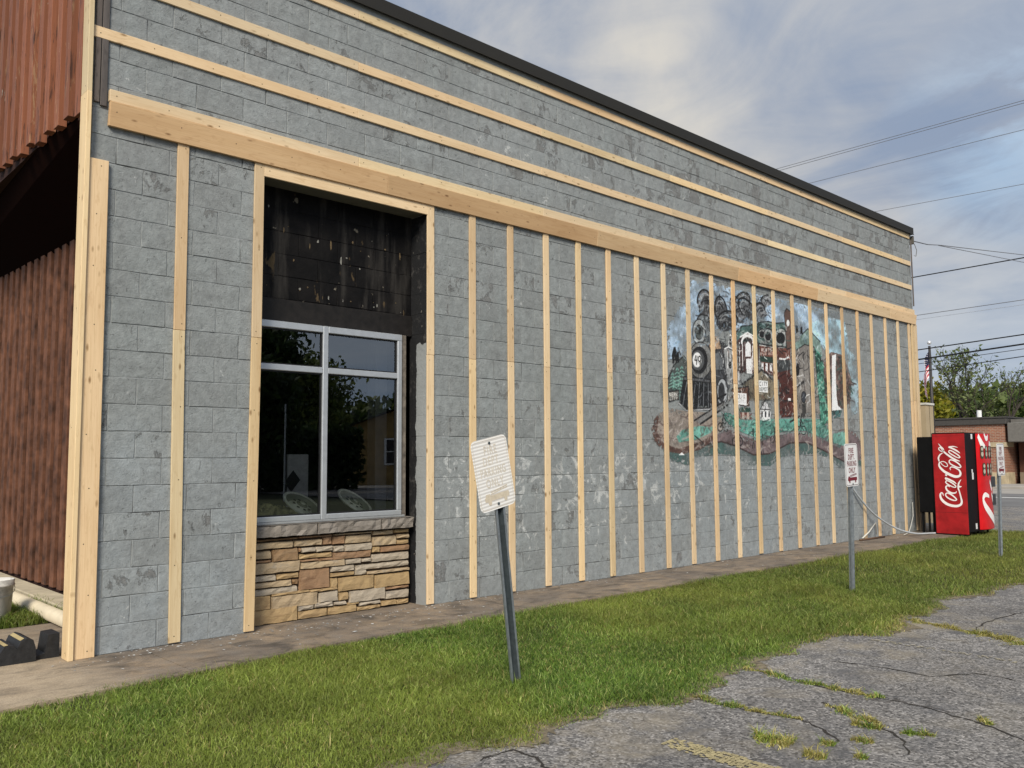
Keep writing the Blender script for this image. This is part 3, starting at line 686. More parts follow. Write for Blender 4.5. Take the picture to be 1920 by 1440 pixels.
# base rock, path and meadow
pp((62, 92, 88), [(190, 960), (240, 930), (235, 1090), (200, 1190), (260, 1260), (370, 1290), (400, 1240), (560, 1215), (650, 1230), (730, 1285), (860, 1290), (930, 1240), (1150, 1210), (1230, 1250), (1310, 1320), (1330, 1290), (1420, 1290), (1420, 1180), (1200, 1100), (700, 1120), (420, 1100)], .8, .4, .5)
pp((138, 126, 116), [(132, 1070), (160, 985), (230, 930), (350, 955), (470, 960), (560, 985), (590, 1050), (520, 1110), (430, 1170), (320, 1212), (220, 1196), (160, 1150)], 1, .35)
pp((92, 66, 58), [(132, 1070), (150, 1000), (180, 970), (165, 1080), (205, 1150), (300, 1185), (440, 1140), (520, 1095), (540, 1120), (430, 1190), (320, 1218), (220, 1200), (155, 1150)], .9, .4)
pp((112, 96, 98), [(480, 1150), (540, 1095), (600, 1060), (690, 1100), (800, 1140), (880, 1110), (960, 1090), (1100, 1085), (1190, 1130), (1290, 1180), (1330, 1070), (1380, 1080), (1420, 1150), (1425, 1250), (1330, 1270), (1180, 1190), (1080, 1145), (980, 1150), (860, 1215), (760, 1225), (640, 1165), (560, 1140)], 1, .4)
st((64, 44, 42), [(480, 1160), (560, 1140), (640, 1165), (760, 1222), (860, 1214), (980, 1150), (1080, 1146), (1190, 1195), (1330, 1272)], 3.2, .8)
pp((92, 152, 138), [(285, 1110), (320, 1070), (420, 1045), (510, 1048), (500, 1085), (400, 1130), (300, 1146)], 1, .5)
pp((84, 146, 132), [(560, 960), (620, 965), (700, 1010), (900, 1000), (1100, 1000), (1190, 1000), (1230, 1090), (1190, 1120), (1080, 1075), (950, 1075), (880, 1100), (800, 1125), (690, 1085), (600, 1030)], 1, .55)
pp((96, 150, 138), [(1245, 1090), (1300, 1080), (1330, 1070), (1325, 1170), (1250, 1150)], 1, .5); st(K_, [(1345, 995), (1385, 1005), (1380, 1060)], 2, .7); st((120, 90, 84), [(1250, 1075), (1330, 1065), (1400, 1110), (1420, 1160)], 4, .8)
pp((232, 232, 228), [(300, 1222), (318, 1206), (336, 1222)])
# foliage by the cliff, cliff and waterfall
pp((112, 138, 130), [(1012, 540), (1060, 475), (1092, 448), (1168, 530), (1185, 640), (1040, 660)], 1, .5); st(K_, [(1055, 485), (1092, 448), (1168, 528)], 2.2)
pp((62, 128, 108), [(1128, 560), (1165, 600), (1195, 680), (1210, 860), (1225, 1010), (1190, 1060), (1165, 1010), (1160, 860)], 1, .9)
pp((104, 82, 76), [(1188, 720), (1190, 640), (1236, 590), (1312, 612), (1360, 760), (1352, 905), (1300, 940), (1230, 960), (1200, 880)], 1, .6)
pp((92, 72, 66), [(1265, 640), (1315, 640), (1330, 760), (1290, 860)], .9, .6)
pp((238, 242, 244), [(1240, 614), (1266, 604), (1262, 690), (1268, 860), (1276, 918), (1302, 945), (1240, 950), (1240, 800)], 1, .12)
pp((62, 105, 105), [(1238, 950), (1300, 948), (1290, 990), (1245, 1000)], 1, .4)
# locomotive
pp((66, 68, 72), [(430, 560), (560, 520), (606, 560), (615, 800), (575, 930), (350, 930), (330, 760)], 1, .5)
pp((170, 138, 108), [(470, 520), (540, 490), (560, 570), (500, 580)], .9, .4)
pp((104, 110, 114), [(412, 385), (430, 362), (476, 368), (494, 420), (492, 540), (446, 520), (440, 420)], 1, .3); st(K_, [(412, 388), (430, 360), (478, 370), (494, 430), (494, 540)], 2.4)
pp((146, 150, 150), ell(424, 468, 40, 78), 1, .3, out=K_); pp((84, 90, 88), ell(425, 470, 24, 44), 1, .3, out=K_); pp((40, 42, 44), ell(430, 460, 10, 20))
pp((116, 116, 114), ell(432, 642, 72, 112), 1, .35, out=K_); pp((38, 38, 41), ell(424, 642, 52, 84), 1, .2); pp((86, 88, 90), ell(416, 642, 40, 62), 1, .2); pp((222, 222, 218), ell(412, 640, 27, 46), 1, .1)
st(K_, [(404, 615), (398, 642), (412, 642)], 2.2); st(K_, [(412, 618), (408, 668)], 2.2); st(K_, ell(427, 634, 8, 16), 2.2); st(K_, [(435, 634), (429, 668)], 2.2)
pp((92, 96, 100), [(522, 600), (560, 590), (580, 640), (572, 700), (530, 700)], 1, .4); st((200, 200, 200), [(548, 592), (574, 640), (570, 690)], 2.2)
pp((36, 38, 42), [(328, 752), (490, 772), (492, 945), (345, 958), (302, 902)], 1, .3)
for i in range(6): st((160, 164, 168), [(350 + i * 26, 770), (322 + i * 32, 930)], 2.0, .75)
pp((90, 92, 96), [(330, 742), (492, 760), (492, 780), (330, 765)], 1, .2, out=K_); st((170, 170, 172), [(300, 905), (345, 950), (490, 942)], 3)
pp((150, 154, 158), ell(566, 838, 34, 84), 1, .3, out=K_); pp((58, 60, 64), ell(562, 838, 20, 60), 1, .3); st(K_, [(500, 900), (590, 850)], 4); pp((60, 62, 66), ell(520, 870, 18, 40), 1, .3, out=K_)
pp((120, 118, 116), [(395, 1012), (430, 1034), (600, 912), (575, 890)], 1, .2); st(K_, [(395, 1012), (575, 895)], 3); st(K_, [(432, 1034), (602, 915)], 4)
pp((104, 100, 92), [(238, 836), (298, 824), (300, 882), (240, 895)], 1, .2, out=K_)
# town
pp((140, 142, 142), [(575, 580), (602, 560), (604, 500), (616, 482), (630, 500), (634, 560), (640, 690), (690, 720), (690, 790), (600, 790)], 1, .4)
for a in ([(580, 572), (604, 560), (632, 575)], [(606, 560), (606, 500), (616, 484), (628, 502), (630, 560)], [(600, 590), (600, 690)], [(628, 590), (632, 690)], [(640, 700), (640, 780)], [(668, 710), (668, 790)], [(615, 610), (615, 660)]): st((232, 232, 230), a, 2.2)
pp((40, 42, 44), ell(615, 672, 9, 22)); pp((40, 42, 44), ell(616, 530, 7, 20))
pp((84, 58, 56), [(660, 520), (690, 492), (722, 474), (756, 492), (792, 540), (792, 725), (664, 720)], 1, .3)
for x in (672, 690, 752, 776): st((232, 230, 226), [(x, 535), (x + 2, 700)], 3.0)
st((236, 235, 230), ell(722, 535, 36, 44, a0=180, a1=360), 6); st((236, 235, 230), [(676, 500), (722, 472), (768, 500)], 3)
pp((206, 206, 206), [(708, 545), (724, 525), (742, 545), (742, 620), (708, 620)], 1, .2); pp((226, 226, 224), [(712, 632), (748, 632), (748, 725), (716, 722)], 1, .1)
for y in (560, 585, 606): st(K_, [(714, y), (720, y)], 4); st(K_, [(731, y), (737, y)], 4)
st(K_, [(724, 660), (724, 700)], 2); st(K_, [(735, 660), (735, 700)], 2)
pp((116, 68, 56), [(794, 552), (985, 572), (985, 640), (890, 640), (886, 700), (800, 650)], 1, .4); st((225, 225, 222), [(795, 548), (890, 566)], 2); st(K_, [(795, 540), (985, 566)], 2)
pp((96, 50, 42), [(890, 700), (985, 690), (985, 760), (892, 760)], 1, .3)
pp((46, 72, 62), [(796, 616), (884, 624), (884, 660), (802, 650)], 1, .2); pp((92, 52, 44), [(800, 655), (884, 662), (884, 740), (810, 715)], 1, .2)
for x in (812, 838, 864): pp((226, 226, 224), [(x - 6, 660), (x + 8, 662), (x + 8, 712), (x - 6, 706)], 1, .1)
pp((72, 76, 78), [(890, 640), (985, 640), (985, 700), (890, 720)], 1, .4); st((226, 226, 224), [(918, 632), (950, 636), (975, 622)], 4)
pp((104, 78, 68), [(946, 350), (962, 324), (988, 346), (1004, 560), (962, 575)], 1, .3, out=K_); pp((210, 212, 210), ell(970, 414, 9, 20), 1, .1)
pp(K_, [(1016, 430), (1030, 430), (1034, 470), (1020, 475)]); pp(K_, [(1046, 440), (1058, 436), (1060, 480), (1046, 480)])
pp((130, 124, 118), [(988, 600), (1072, 545), (1132, 562), (1168, 975), (1050, 995), (1030, 950), (1000, 700)], 1, .3)
for a in ([(990, 602), (1072, 545), (1132, 562)], [(1030, 620), (1065, 590), (1075, 990)], [(1090, 580), (1118, 980)], [(1000, 700), (1060, 690)], [(1030, 800), (1075, 770)], [(1132, 562), (1168, 975)]): st((46, 44, 44), a, 2.0)
pp((66, 70, 78), ell(1066, 868, 14, 34), 1, .2, out=K_); pp((70, 68, 66), [(1056, 910), (1080, 905), (1082, 985), (1058, 990)], 1, .2); pp(K_, ell(1028, 700, 12, 40)); pp((56, 54, 54), [(1030, 790), (1072, 765), (1072, 778), (1030, 808)])
pp((122, 112, 92), [(690, 785), (808, 702), (892, 775), (888, 885), (740, 890), (700, 830)], 1, .3); st((52, 50, 48), [(688, 788), (808, 700), (894, 778)], 5)
for x in range(720, 890, 20): st((92, 84, 70), [(x, 770), (x, 870)], 1.3)
pp((226, 226, 222), [(790, 764), (846, 770), (846, 842), (792, 836)], 1, .1)
pp((94, 46, 38), [(914, 745), (958, 718), (972, 760), (990, 728), (1012, 785), (1012, 985), (920, 992)], 1, .3, out=(48, 24, 22))
for x in (930, 958, 968): pp(K_, [(x, 815), (x + 6, 815), (x + 6, 850), (x, 850)])
pp(K_, [(930, 885), (1005, 890), (1005, 896), (930, 892)]); pp((220, 220, 220), [(970, 872), (988, 874), (988, 890), (970, 888)]); st(K_, [(940, 900), (942, 980)], 2); st(K_, [(975, 900), (977, 980)], 2)
pp((104, 72, 58), [(620, 835), (628, 815), (728, 802), (734, 925), (640, 912)], 1, .3, out=K_); pp((230, 230, 227), [(632, 838), (716, 846), (716, 920), (640, 906)], 1, .1)
pp((44, 78, 66), [(668, 928), (738, 932), (748, 962), (672, 958)], 1, .2)
for i in range(5): pp((176, 150, 138) if i % 2 else (112, 62, 52), [(672 + i * 15, 960), (687 + i * 15, 961), (687 + i * 15, 1006), (672 + i * 15, 1000)], 1, .1)
pp((192, 192, 194), [(798, 944), (832, 882), (866, 946)], 1, .2, out=K_); pp((230, 230, 228), [(800, 946), (864, 948), (864, 1014), (800, 1010)], 1, .1)
for x in (806, 828, 850): pp((50, 54, 60), [(x, 955), (x + 9, 955), (x + 9, 990), (x, 990)])
# cyclists, walkers, canoe
def bike(x, y, s=1.0):
    for q in (-18, 18): st(K_, ell(x + q * s, y, 15 * s, 26 * s), 1.8)
    st(K_, [(x - 18 * s, y), (x, y - 30 * s), (x + 18 * s, y)], 1.8); st(K_, [(x - 4 * s, y - 30 * s), (x + 2 * s, y - 75 * s), (x + 6 * s, y - 100 * s)], 4.2 * s); st(K_, [(x, y - 70 * s), (x + 14 * s, y - 40 * s)], 2.2)
bike(572, 1052); bike(660, 1140, .95); bike(888, 1128, .8); bike(1048, 1072, 1.0); st(K_, [(984, 1020), (1040, 985)], 4)
for x, y in ((758, 1120), (812, 1155)): st(K_, [(x, y - 60), (x, y), (x - 5, y + 60)], 3.2, .85); st(K_, [(x, y), (x + 8, y + 60)], 2, .85)
st(K_, [(398, 1105), (425, 1128), (450, 1150)], 2.2); pp(K_, ell(445, 1160, 14, 10))
# loose brush work that breaks up the flat areas
def dabs(pts, cols, n, ln, wd, al=.7, vert=.5, seed=1):
    r = random.Random(seed); xs_ = [p[0] for p in pts]; ys_ = [p[1] for p in pts]; k = 0
    def inside(x, y):
        c = False
        for (ax, ay), (bx, by) in zip(pts, pts[1:] + pts[:1]):
            if (ay > y) != (by > y) and x < (bx - ax) * (y - ay) / (by - ay) + ax: c = not c
        return c
    while k < n:
        x, y = r.uniform(min(xs_), max(xs_)), r.uniform(min(ys_), max(ys_)); k += 1
        if not inside(x, y): continue
        a = math.pi / 2 + r.gauss(0, .35) if r.random() < vert else r.uniform(0, math.pi); l = ln * r.uniform(.5, 1.4); b2 = a + r.uniform(-.8, .8)
        st(r.choice(cols), [(x, y), (x + l * .5 * math.cos(a), y + l * .5 * math.sin(a)), (x + l * .5 * (math.cos(a) + math.cos(b2)), y + l * .5 * (math.sin(a) + math.sin(b2)))], wd * r.uniform(.6, 1.3), al * r.uniform(.6, 1.1))
DKS = [(34, 34, 36), (48, 46, 46), (30, 32, 34)]; LTS = [(214, 214, 210), (190, 192, 192), (226, 226, 222)]
dabs([(225, 480), (345, 250), (400, 150), (690, 200), (1190, 320), (1330, 420), (1340, 600), (1150, 560), (1000, 440), (700, 460), (330, 620)], [(176, 200, 220), (120, 158, 192), (200, 214, 222), (150, 170, 178)], 420, 34, 3.4, .5, .2, 2)
dabs([(1188, 720), (1190, 640), (1236, 590), (1312, 612), (1360, 760), (1352, 905), (1300, 940), (1230, 960), (1200, 880)], [(70, 56, 52), (136, 112, 100), (60, 96, 90), (44, 40, 40), (150, 130, 118)], 230, 34, 4, .8, .7, 3)
dabs([(1128, 560), (1165, 600), (1195, 680), (1210, 860), (1225, 1010), (1165, 1010), (1160, 860)], [(36, 84, 72), (120, 178, 158), (48, 60, 56), (80, 142, 122), (150, 190, 172)], 240, 26, 3.4, .8, .5, 4)
dabs([(560, 470), (790, 470), (800, 560), (985, 570), (1130, 560), (1165, 980), (900, 990), (740, 950), (600, 900), (560, 700)], DKS + DKS + LTS + [(120, 80, 66)], 620, 30, 1.7, .85, .75, 5)
dabs([(400, 380), (500, 380), (610, 560), (610, 930), (340, 950), (310, 860), (400, 600)], DKS + [(150, 154, 158), (110, 114, 118)], 260, 36, 2.0, .7, .7, 6)
dabs([(415, 230), (500, 210), (880, 240), (880, 340), (700, 440), (560, 460), (430, 350)], DKS + [(150, 152, 154), (126, 128, 132)], 260, 36, 2.6, .65, .2, 7)
dabs([(540, 960), (640, 965), (900, 1000), (1190, 1000), (1230, 1110), (950, 1075), (800, 1125), (600, 1030)], [(60, 108, 98), (124, 176, 160), (48, 74, 70), (140, 150, 142)], 300, 36, 3.2, .7, .1, 8)
dabs([(132, 1070), (160, 985), (350, 955), (590, 1050), (700, 1100), (1100, 1090), (1290, 1180), (1420, 1150), (1425, 1250), (1180, 1190), (860, 1215), (640, 1165), (320, 1212), (160, 1150)], [(100, 84, 80), (158, 146, 138), (84, 62, 58), (176, 166, 160)], 420, 40, 3.4, .6, .1, 9)
dabs([(660, 425), (800, 405), (950, 415), (985, 590), (790, 570), (660, 530)], DKS + [(60, 96, 90), (150, 160, 156)], 150, 30, 2.4, .8, .2, 10)
pp((38, 38, 41), ell(424, 642, 52, 84), 1, .2); pp((86, 88, 90), ell(416, 642, 40, 62), 1, .2); pp((224, 224, 220), ell(412, 640, 27, 46), 1, .1)
st(K_, [(404, 615), (398, 642), (412, 642)], 2.4); st(K_, [(412, 618), (408, 668)], 2.4); st(K_, ell(427, 634, 8, 16), 2.4); st(K_, [(435, 634), (429, 668)], 2.4)
for cx, cy, rx, ry, tl in ((455, 280, 42, 70, 0), (560, 350, 38, 100, -8), (600, 400, 62, 60, 0), (690, 285, 45, 62, 20), (720, 330, 40, 80, -35), (835, 280, 32, 40, 20), (795, 330, 32, 40, 0)):
    st((20, 20, 22), ell(cx, cy, rx, ry, tilt=tl, a0=175, a1=365), 3.6); st((178, 180, 182), ell(cx + 3, cy + 9, rx * .8, ry * .82, tilt=tl, a0=200, a1=310), 2.0, .7)
pp((240, 243, 245), [(1240, 614), (1266, 604), (1262, 690), (1268, 860), (1276, 918), (1302, 945), (1240, 950), (1240, 800)], 1, .10); st((150, 170, 182), [(1252, 640), (1250, 900)], 1.4, .8)
bike(572, 1052); bike(660, 1140, .95); bike(1048, 1072, 1.0)
pp((214, 214, 214), [(708, 545), (724, 525), (742, 545), (742, 620), (708, 620)], 1, .1); pp((228, 228, 226), [(712, 632), (748, 632), (748, 725), (716, 722)], 1, .1); st((238, 236, 232), ell(722, 535, 36, 44, a0=180, a1=360), 6); st((238, 236, 232), [(676, 500), (722, 472), (768, 500)], 3)
pp((228, 228, 224), [(790, 764), (846, 770), (846, 842), (792, 836)], 1, .1); pp((232, 232, 229), [(632, 838), (716, 846), (716, 920), (640, 906)], 1, .1)
for a in ([(580, 572), (604, 560), (632, 575)], [(606, 560), (606, 500), (616, 484), (628, 502), (630, 560)], [(600, 590), (600, 690)], [(628, 590), (632, 690)], [(640, 700), (640, 780)], [(668, 710), (668, 790)]): st((234, 234, 232), a, 2.4)
# small painted writing
GLY = {'C': [(1, 0), (0, 0), (0, 1), (1, 1)], 'I': [(.5, 0), (.5, 1)], 'T': [(0, 0), (1, 0), (.5, 0), (.5, 1)], 'Y': [(0, 0), (.5, .5), (1, 0), (.5, .5), (.5, 1)], 'D': [(0, 0), (0, 1), (.8, .8), (.8, .2), (0, 0)],
       'E': [(1, 0), (0, 0), (0, .5), (.8, .5), (0, .5), (0, 1), (1, 1)], 'P': [(0, 1), (0, 0), (1, .1), (1, .4), (0, .5)], 'O': [(0, 0), (1, 0), (1, 1), (0, 1), (0, 0)], 'R': [(0, 1), (0, 0), (1, .1), (1, .4), (0, .5), (1, 1)],
       'U': [(0, 0), (0, 1), (1, 1), (1, 0)], 'S': [(1, 0), (0, .1), (0, .45), (1, .55), (1, .9), (0, 1)], 'K': [(0, 0), (0, 1), (0, .5), (1, 0), (0, .5), (1, 1)], 'B': [(0, 0), (0, 1), (.9, .8), (.1, .5), (.9, .2), (0, 0)], ' ': None}
def wr(t, x, y, cw, h, col, wd=1.4):
    for i, c in enumerate(t):
        if GLY.get(c): st(col, [(x + (i + a * .7) * cw, y + b_ * h) for a, b_ in GLY[c]], wd)
wr('CITY', 797, 775, 12, 22, (60, 62, 62)); wr('DEPOT', 796, 810, 10, 20, (90, 92, 92)); wr('BERK', 242, 842, 14, 20, (214, 212, 206)); wr('CITY', 246, 868, 12, 18, (200, 198, 192))
wr('RUBTS', 808, 570, 13, 18, (226, 216, 208)); wr('SPICE DECOR', 800, 596, 8, 12, (206, 180, 168)); wr('SOUND', 650, 852, 12, 24, (110, 110, 110)); wr('CITY', 654, 884, 12, 20, (130, 130, 130))
# soften a little and wear the paint
er = np.clip(1.25 + NZ3 * .9 + NZ2 * .7, 0, 1); nb = np.minimum.reduce([np.roll(np.roll(IMG[..., 3], a, 0), b2, 1) for a, b2 in ((9, 0), (-9, 0), (0, 9), (0, -9))])
IMG[..., 3] = np.where(nb < .2, IMG[..., 3] * er * (NZ3 + NZ2 * .6 > -.25), IMG[..., 3])
for _ in range(1):
    IMG[1:-1, 1:-1] = (IMG[1:-1, 1:-1] * 4 + IMG[:-2, 1:-1] + IMG[2:, 1:-1] + IMG[1:-1, :-2] + IMG[1:-1, 2:]) / 8
IMG[..., :3] = np.clip((IMG[..., :3] - .44) * 1.28 + .44, .05, .95)
speck = (RNG.random((IH, IW)) < .035).astype(np.float32); IMG[..., 3] *= 1 - .6 * speck
IMG[..., 3] *= np.clip(1.35 - .9 * np.clip(NZ2 * .6 + NZ3 * .7 - .15, 0, 1), 0, 1); IMG[..., 3] = np.clip(IMG[..., 3], 0, 1) * .93
img = bpy.data.images.new('mural_painting', IW, IH, alpha=True); img.alpha_mode = 'CHANNEL_PACKED'
img.pixels.foreach_set(np.clip(IMG, 0, 1).ravel()); img.update(); img.pack()
def m_mural(k):
    p = pos(k); x, y, z = k.sep(p)
    uv = k.comb(k.math('DIVIDE', k.math('SUBTRACT', x, MX0), MX1 - MX0), k.math('DIVIDE', k.math('SUBTRACT', z, MZ0), MZ1 - MZ0), 0.0)
    t = k.n('TexImage', {0: uv}, image=img, extension='CLIP', interpolation='Linear').outputs
    c = k.mix(1.0, t['Color'], (.98, .98, .98), 'MULTIPLY')
    b_ = k.n('BsdfPrincipled', {'Base Color': c, 'Roughness': .75, 'Normal': k.bump(k.noise(p, 26, 7, .68, .6), .6, .006)}).outputs[0]
    wear = k.ramp(k.noise(p, 30, 7, .7, .6), [(.60, 1.), (.66, .35)])
    return k.n('MixShader', {0: k.math('MULTIPLY', t['Alpha'], wear), 1: k.n('BsdfTransparent').outputs[0], 2: b_}).outputs[0]
M_MURAL = material('mural_paint', m_mural)
cov = IMG[..., 3] > .2; skin = MB(); ST = .1
for i in range(int((MX1 - MX0) / ST)):
    for j in range(int((MZ1 - MZ0) / ST)):
        a, b2 = int(i * ST * PPM), int(j * ST * PPM)
        if cov[b2:b2 + int(ST * PPM) + 1, a:a + int(ST * PPM) + 1].mean() > .12:
            x0, z0 = MX0 + i * ST, MZ0 + j * ST
            skin.quad((x0, -.0078, z0), (x0 + ST, -.0078, z0), (x0 + ST, -.0078, z0 + ST), (x0, -.0078, z0 + ST))
skin.build('mural', M_MURAL, block_wall, label='weathered painted mural of a steam train, hill town, cyclists and waterfall')

# --- building shell: roof, end wall, back, interior
sh = MB()
sh.box(XR - .25, XR - .012, .28, 12, -.05, 5.78); sh.box(.62, XR - .25, 11.8, 12, -.05, 5.78); sh.box(.11, XR - .25, .28, 12, 5.5, 5.78)
sh.build('end_wall', M_MORTAR, bld)
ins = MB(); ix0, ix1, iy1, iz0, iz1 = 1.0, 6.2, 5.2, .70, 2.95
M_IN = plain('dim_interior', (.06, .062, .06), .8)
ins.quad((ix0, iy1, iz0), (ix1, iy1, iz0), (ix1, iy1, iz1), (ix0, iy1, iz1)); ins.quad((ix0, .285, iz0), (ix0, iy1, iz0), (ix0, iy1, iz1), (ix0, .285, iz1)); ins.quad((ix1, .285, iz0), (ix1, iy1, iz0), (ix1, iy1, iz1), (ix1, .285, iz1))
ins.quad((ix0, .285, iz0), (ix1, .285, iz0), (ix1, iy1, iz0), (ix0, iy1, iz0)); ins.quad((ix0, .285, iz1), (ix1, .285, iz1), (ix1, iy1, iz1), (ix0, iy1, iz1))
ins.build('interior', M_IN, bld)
cl = MB(); cl.box(2.92, 3.06, .72, .86, iz0, iz1); cl.build('interior_post', plain('grey_post', (.16, .17, .19), .6), bld)
lg = MB(); lg.box(1.30, 2.95, .30, 1.0, .70, .83); lg.build('window_ledge', plain('ledge', (.10, .10, .08), .8), bld)

# --- coping
cp = MB()
cp.box(XL - .06, XR + .05, -.065, -.045, 5.708, 5.838); cp.box(XL - .06, XR + .05, -.045, .5, 5.815, 5.838); cp.box(XR + .028, XR + .048, -.044, .5, 5.708, 5.814)
cp.box(XL - .06, XR + .05, -.072, -.0655, 5.700, 5.716)
cp.build('roof_coping', M_COPING, bld)
cp = MB(); cp.box(XL, XR + .01, -.022, .0, 5.655, 5.712); cp.build('coping_backing', plain('grey_trim_board', (.30, .31, .30), .7), bld)

# --- pine boards
def board(name, a, b_, wd, th, mat, face=(0, -1, 0), screws=True, tilt=0.0, bev=.003, spacing=.6, **pr):
    """board from a to b (centre of its BACK face); face = outward normal"""
    a, b_ = Vector(a), Vector(b_); u = (b_ - a); L_ = u.length; u.normalize(); nrm = Vector(face); nrm = (nrm - u * nrm.dot(u)).normalized(); v = nrm.cross(u)
    if tilt: R_ = Matrix.Rotation(tilt, 3, u); nrm = R_ @ nrm; v = R_ @ v
    m = MB(); m.box(0, L_, -wd / 2, wd / 2, 0, th, 0, bev)
    if screws:
        n = max(2, int(L_ / spacing)); rr = random.Random(int(a.x * 991 + a.z * 77))
        for i in range(n + 1):
            x = min(max(.05, L_ * i / n + rr.uniform(-.04, .04)), L_ - .05); y = rr.uniform(-.22, .22) * wd; r = .0046
            m.poly([(x + r * math.cos(q), y + r * math.sin(q), th + .0008) for q in [j * math.pi / 3 for j in range(6)]], 1)
    mw = Matrix(((u.x, v.x, nrm.x, a.x), (u.y, v.y, nrm.y, a.y), (u.z, v.z, nrm.z, a.z), (0, 0, 0, 1)))
    return link(name, m.mesh(name, [mat, M_SCREW]), bld, mw, **pr)
def pick(): return random.choices([M_PINE, M_PINE3, M_PINE], [5, 3, 2])[0]
YB = -.0035
STUDS = [3.067, 3.615, 4.156, 4.699, 5.240, 5.783, 6.325, 6.874, 7.419, 7.968, 8.516, 9.068, 9.62, 10.182, 10.743, 11.279, 11.845, 12.413, 12.968, 13.537, 14.078, 14.585]
for i, x in enumerate(STUDS):
    zj = 2.425 + random.uniform(-.012, .012); dxx = random.uniform(-.006, .006)
    board('stud_strip', (x, YB, random.uniform(.004, .02)), (x + dxx, YB, zj - .001), .086, .019, pick(), spacing=.55)
    board('stud_strip', (x + dxx + random.uniform(-.003, .003), YB, zj + .001), (x + dxx, YB, 3.945), .086, .019, random.choice([M_PINE, M_PINE3, M_PINE, M_PINE2]) if i > 5 else pick(), spacing=.5)
board('stud_strip', (.594, YB, .012), (.567, YB, 2.428), .092, .019, M_PINE3); board('stud_strip', (.569, YB, 2.43), (.562, YB, 3.95), .092, .019, M_PINE)
board('stud_strip', (1.203, YB, .012), (1.222, YB, 2.428), .088, .019, M_PINE3); board('stud_strip', (1.222, YB, 2.43), (1.220, YB, 3.95), .088, .019, M_PINE)
def run(name, z, wd, th, x0, x1, step, first, mat, yb=YB, tilt=0.0, nm=None, jit=.003, zs=0.0):
    a = x0; nxt = first
    while a < x1 - .05:
        c = min(nxt, x1); dz_ = random.uniform(-jit, jit)
        board(name, (a + .001, yb, z + zs * a + dz_), (c - .001, yb, z + zs * c + dz_ * .3), wd, th, mat if mat else pick(), tilt=tilt, spacing=.42)
        a = c; nxt = c + step
run('furring_strip', 5.605, .087, .019, -.10, 14.80, 2.44, 2.2, None, zs=.0035)
run('furring_strip', 5.100, .087, .019, -.11, 14.80, 2.44, 2.2, None, zs=.0015)
run('furring_strip', 4.645, .089, .019, -.145, 14.80, 2.44, 2.2, None, zs=.0005)
run('header_cap', 4.170, .092, .038, -.02, 14.83, 2.44, 2.2, None, yb=YB, jit=.001)
# lower header: heavier boards that lean outward at the top
hx = [-.02, 2.52, 5.55, 8.62, 10.96, 13.7, 14.87]
for i, (a, c) in enumerate(zip(hx[:-1], hx[1:])):
    board('header_board', (a + .001, YB - .012, 4.028), (c - .001, YB - .012, 4.028), .186, .038, M_PINE if i >= 4 else M_PINE2, tilt=math.radians(7), spacing=.5)
board('opening_trim', (1.262, YB, 3.885), (3.022, YB, 3.885), .11, .019, M_PINE)
# corner boards
board('corner_board', (-.0635, -.004, .0), (-.0805, -.004, 3.655), .145, .038, M_PINE, spacing=.4)
board('corner_board', (-.139, .012, .0), (-.150, .012, 4.15), .150, .036, M_PINE3, face=(-1, 0, 0), spacing=.7)
board('corner_board', (-.146, .022, 4.152), (-.160, .022, 6.6), .140, .036, M_PINE3, face=(-1, 0, 0), spacing=.7)
board('corner_board', (14.725, -.004, .0), (14.715, -.004, 2.45), .09, .028, M_PINE); board('corner_board', (14.715, -.004, 2.452), (14.73, -.004, 3.94), .09, .028, M_PINE3)
board('corner_board', (14.872, -.004, .0), (14.886, -.004, 3.94), .10, .024, M_PINE)
board('corner_board', (14.876, -.002, 4.3), (14.876, -.002, 5.6), .03, .02, M_OLD, screws=False)
board('weathered_plank', (-.105, .0, 4.10), (-.105, .0, 5.69), .040, .020, M_OLD, screws=False); board('weathered_plank', (-.055, .0, 4.08), (-.055, .0, 5.69), .048, .020, M_OLD, screws=False)

# --- recess: tarred block panel, jamb, window, stone
tw = MB(); tw.box(OX0, OX1 - .002, .255, .2785, 2.63, OZ - .001); tarred = tw.build('tarred_panel', M_TAR, bld)
for r in range(6):
    z0 = 2.845 + r * .2032; h = min(.2032, OZ - z0)
    if h < .03: continue
    for a in ([OX0, 1.55, 1.956, 2.363, 2.769, OX1] if r % 2 else [OX0, 1.36, 1.753, 2.16, 2.566, 2.97])[:-1]:
        nx = [q for q in ([1.55, 1.956, 2.363, 2.769, 3.02] if r % 2 else [1.36, 1.753, 2.16, 2.566, 2.97]) if q > a + .01][0]
        key = ('tar', round(nx - a, 3), round(h, 3))
        if key not in cache: cache[key] = block_shape(nx - a, hash(key) % 999, h).mesh('tar_block', M_TAR)
        link('tar_block', cache[key], tarred, Matrix.Translation((a, .251, z0)))
lt = MB(); lt.box(OX0, OX1 - .004, .238, .2545, 2.63, 2.838, 0, .004); lt.build('lintel_board', plain('charred_board', (.012, .010, .009), .65, 0, .4, 12, .4, 40), bld)
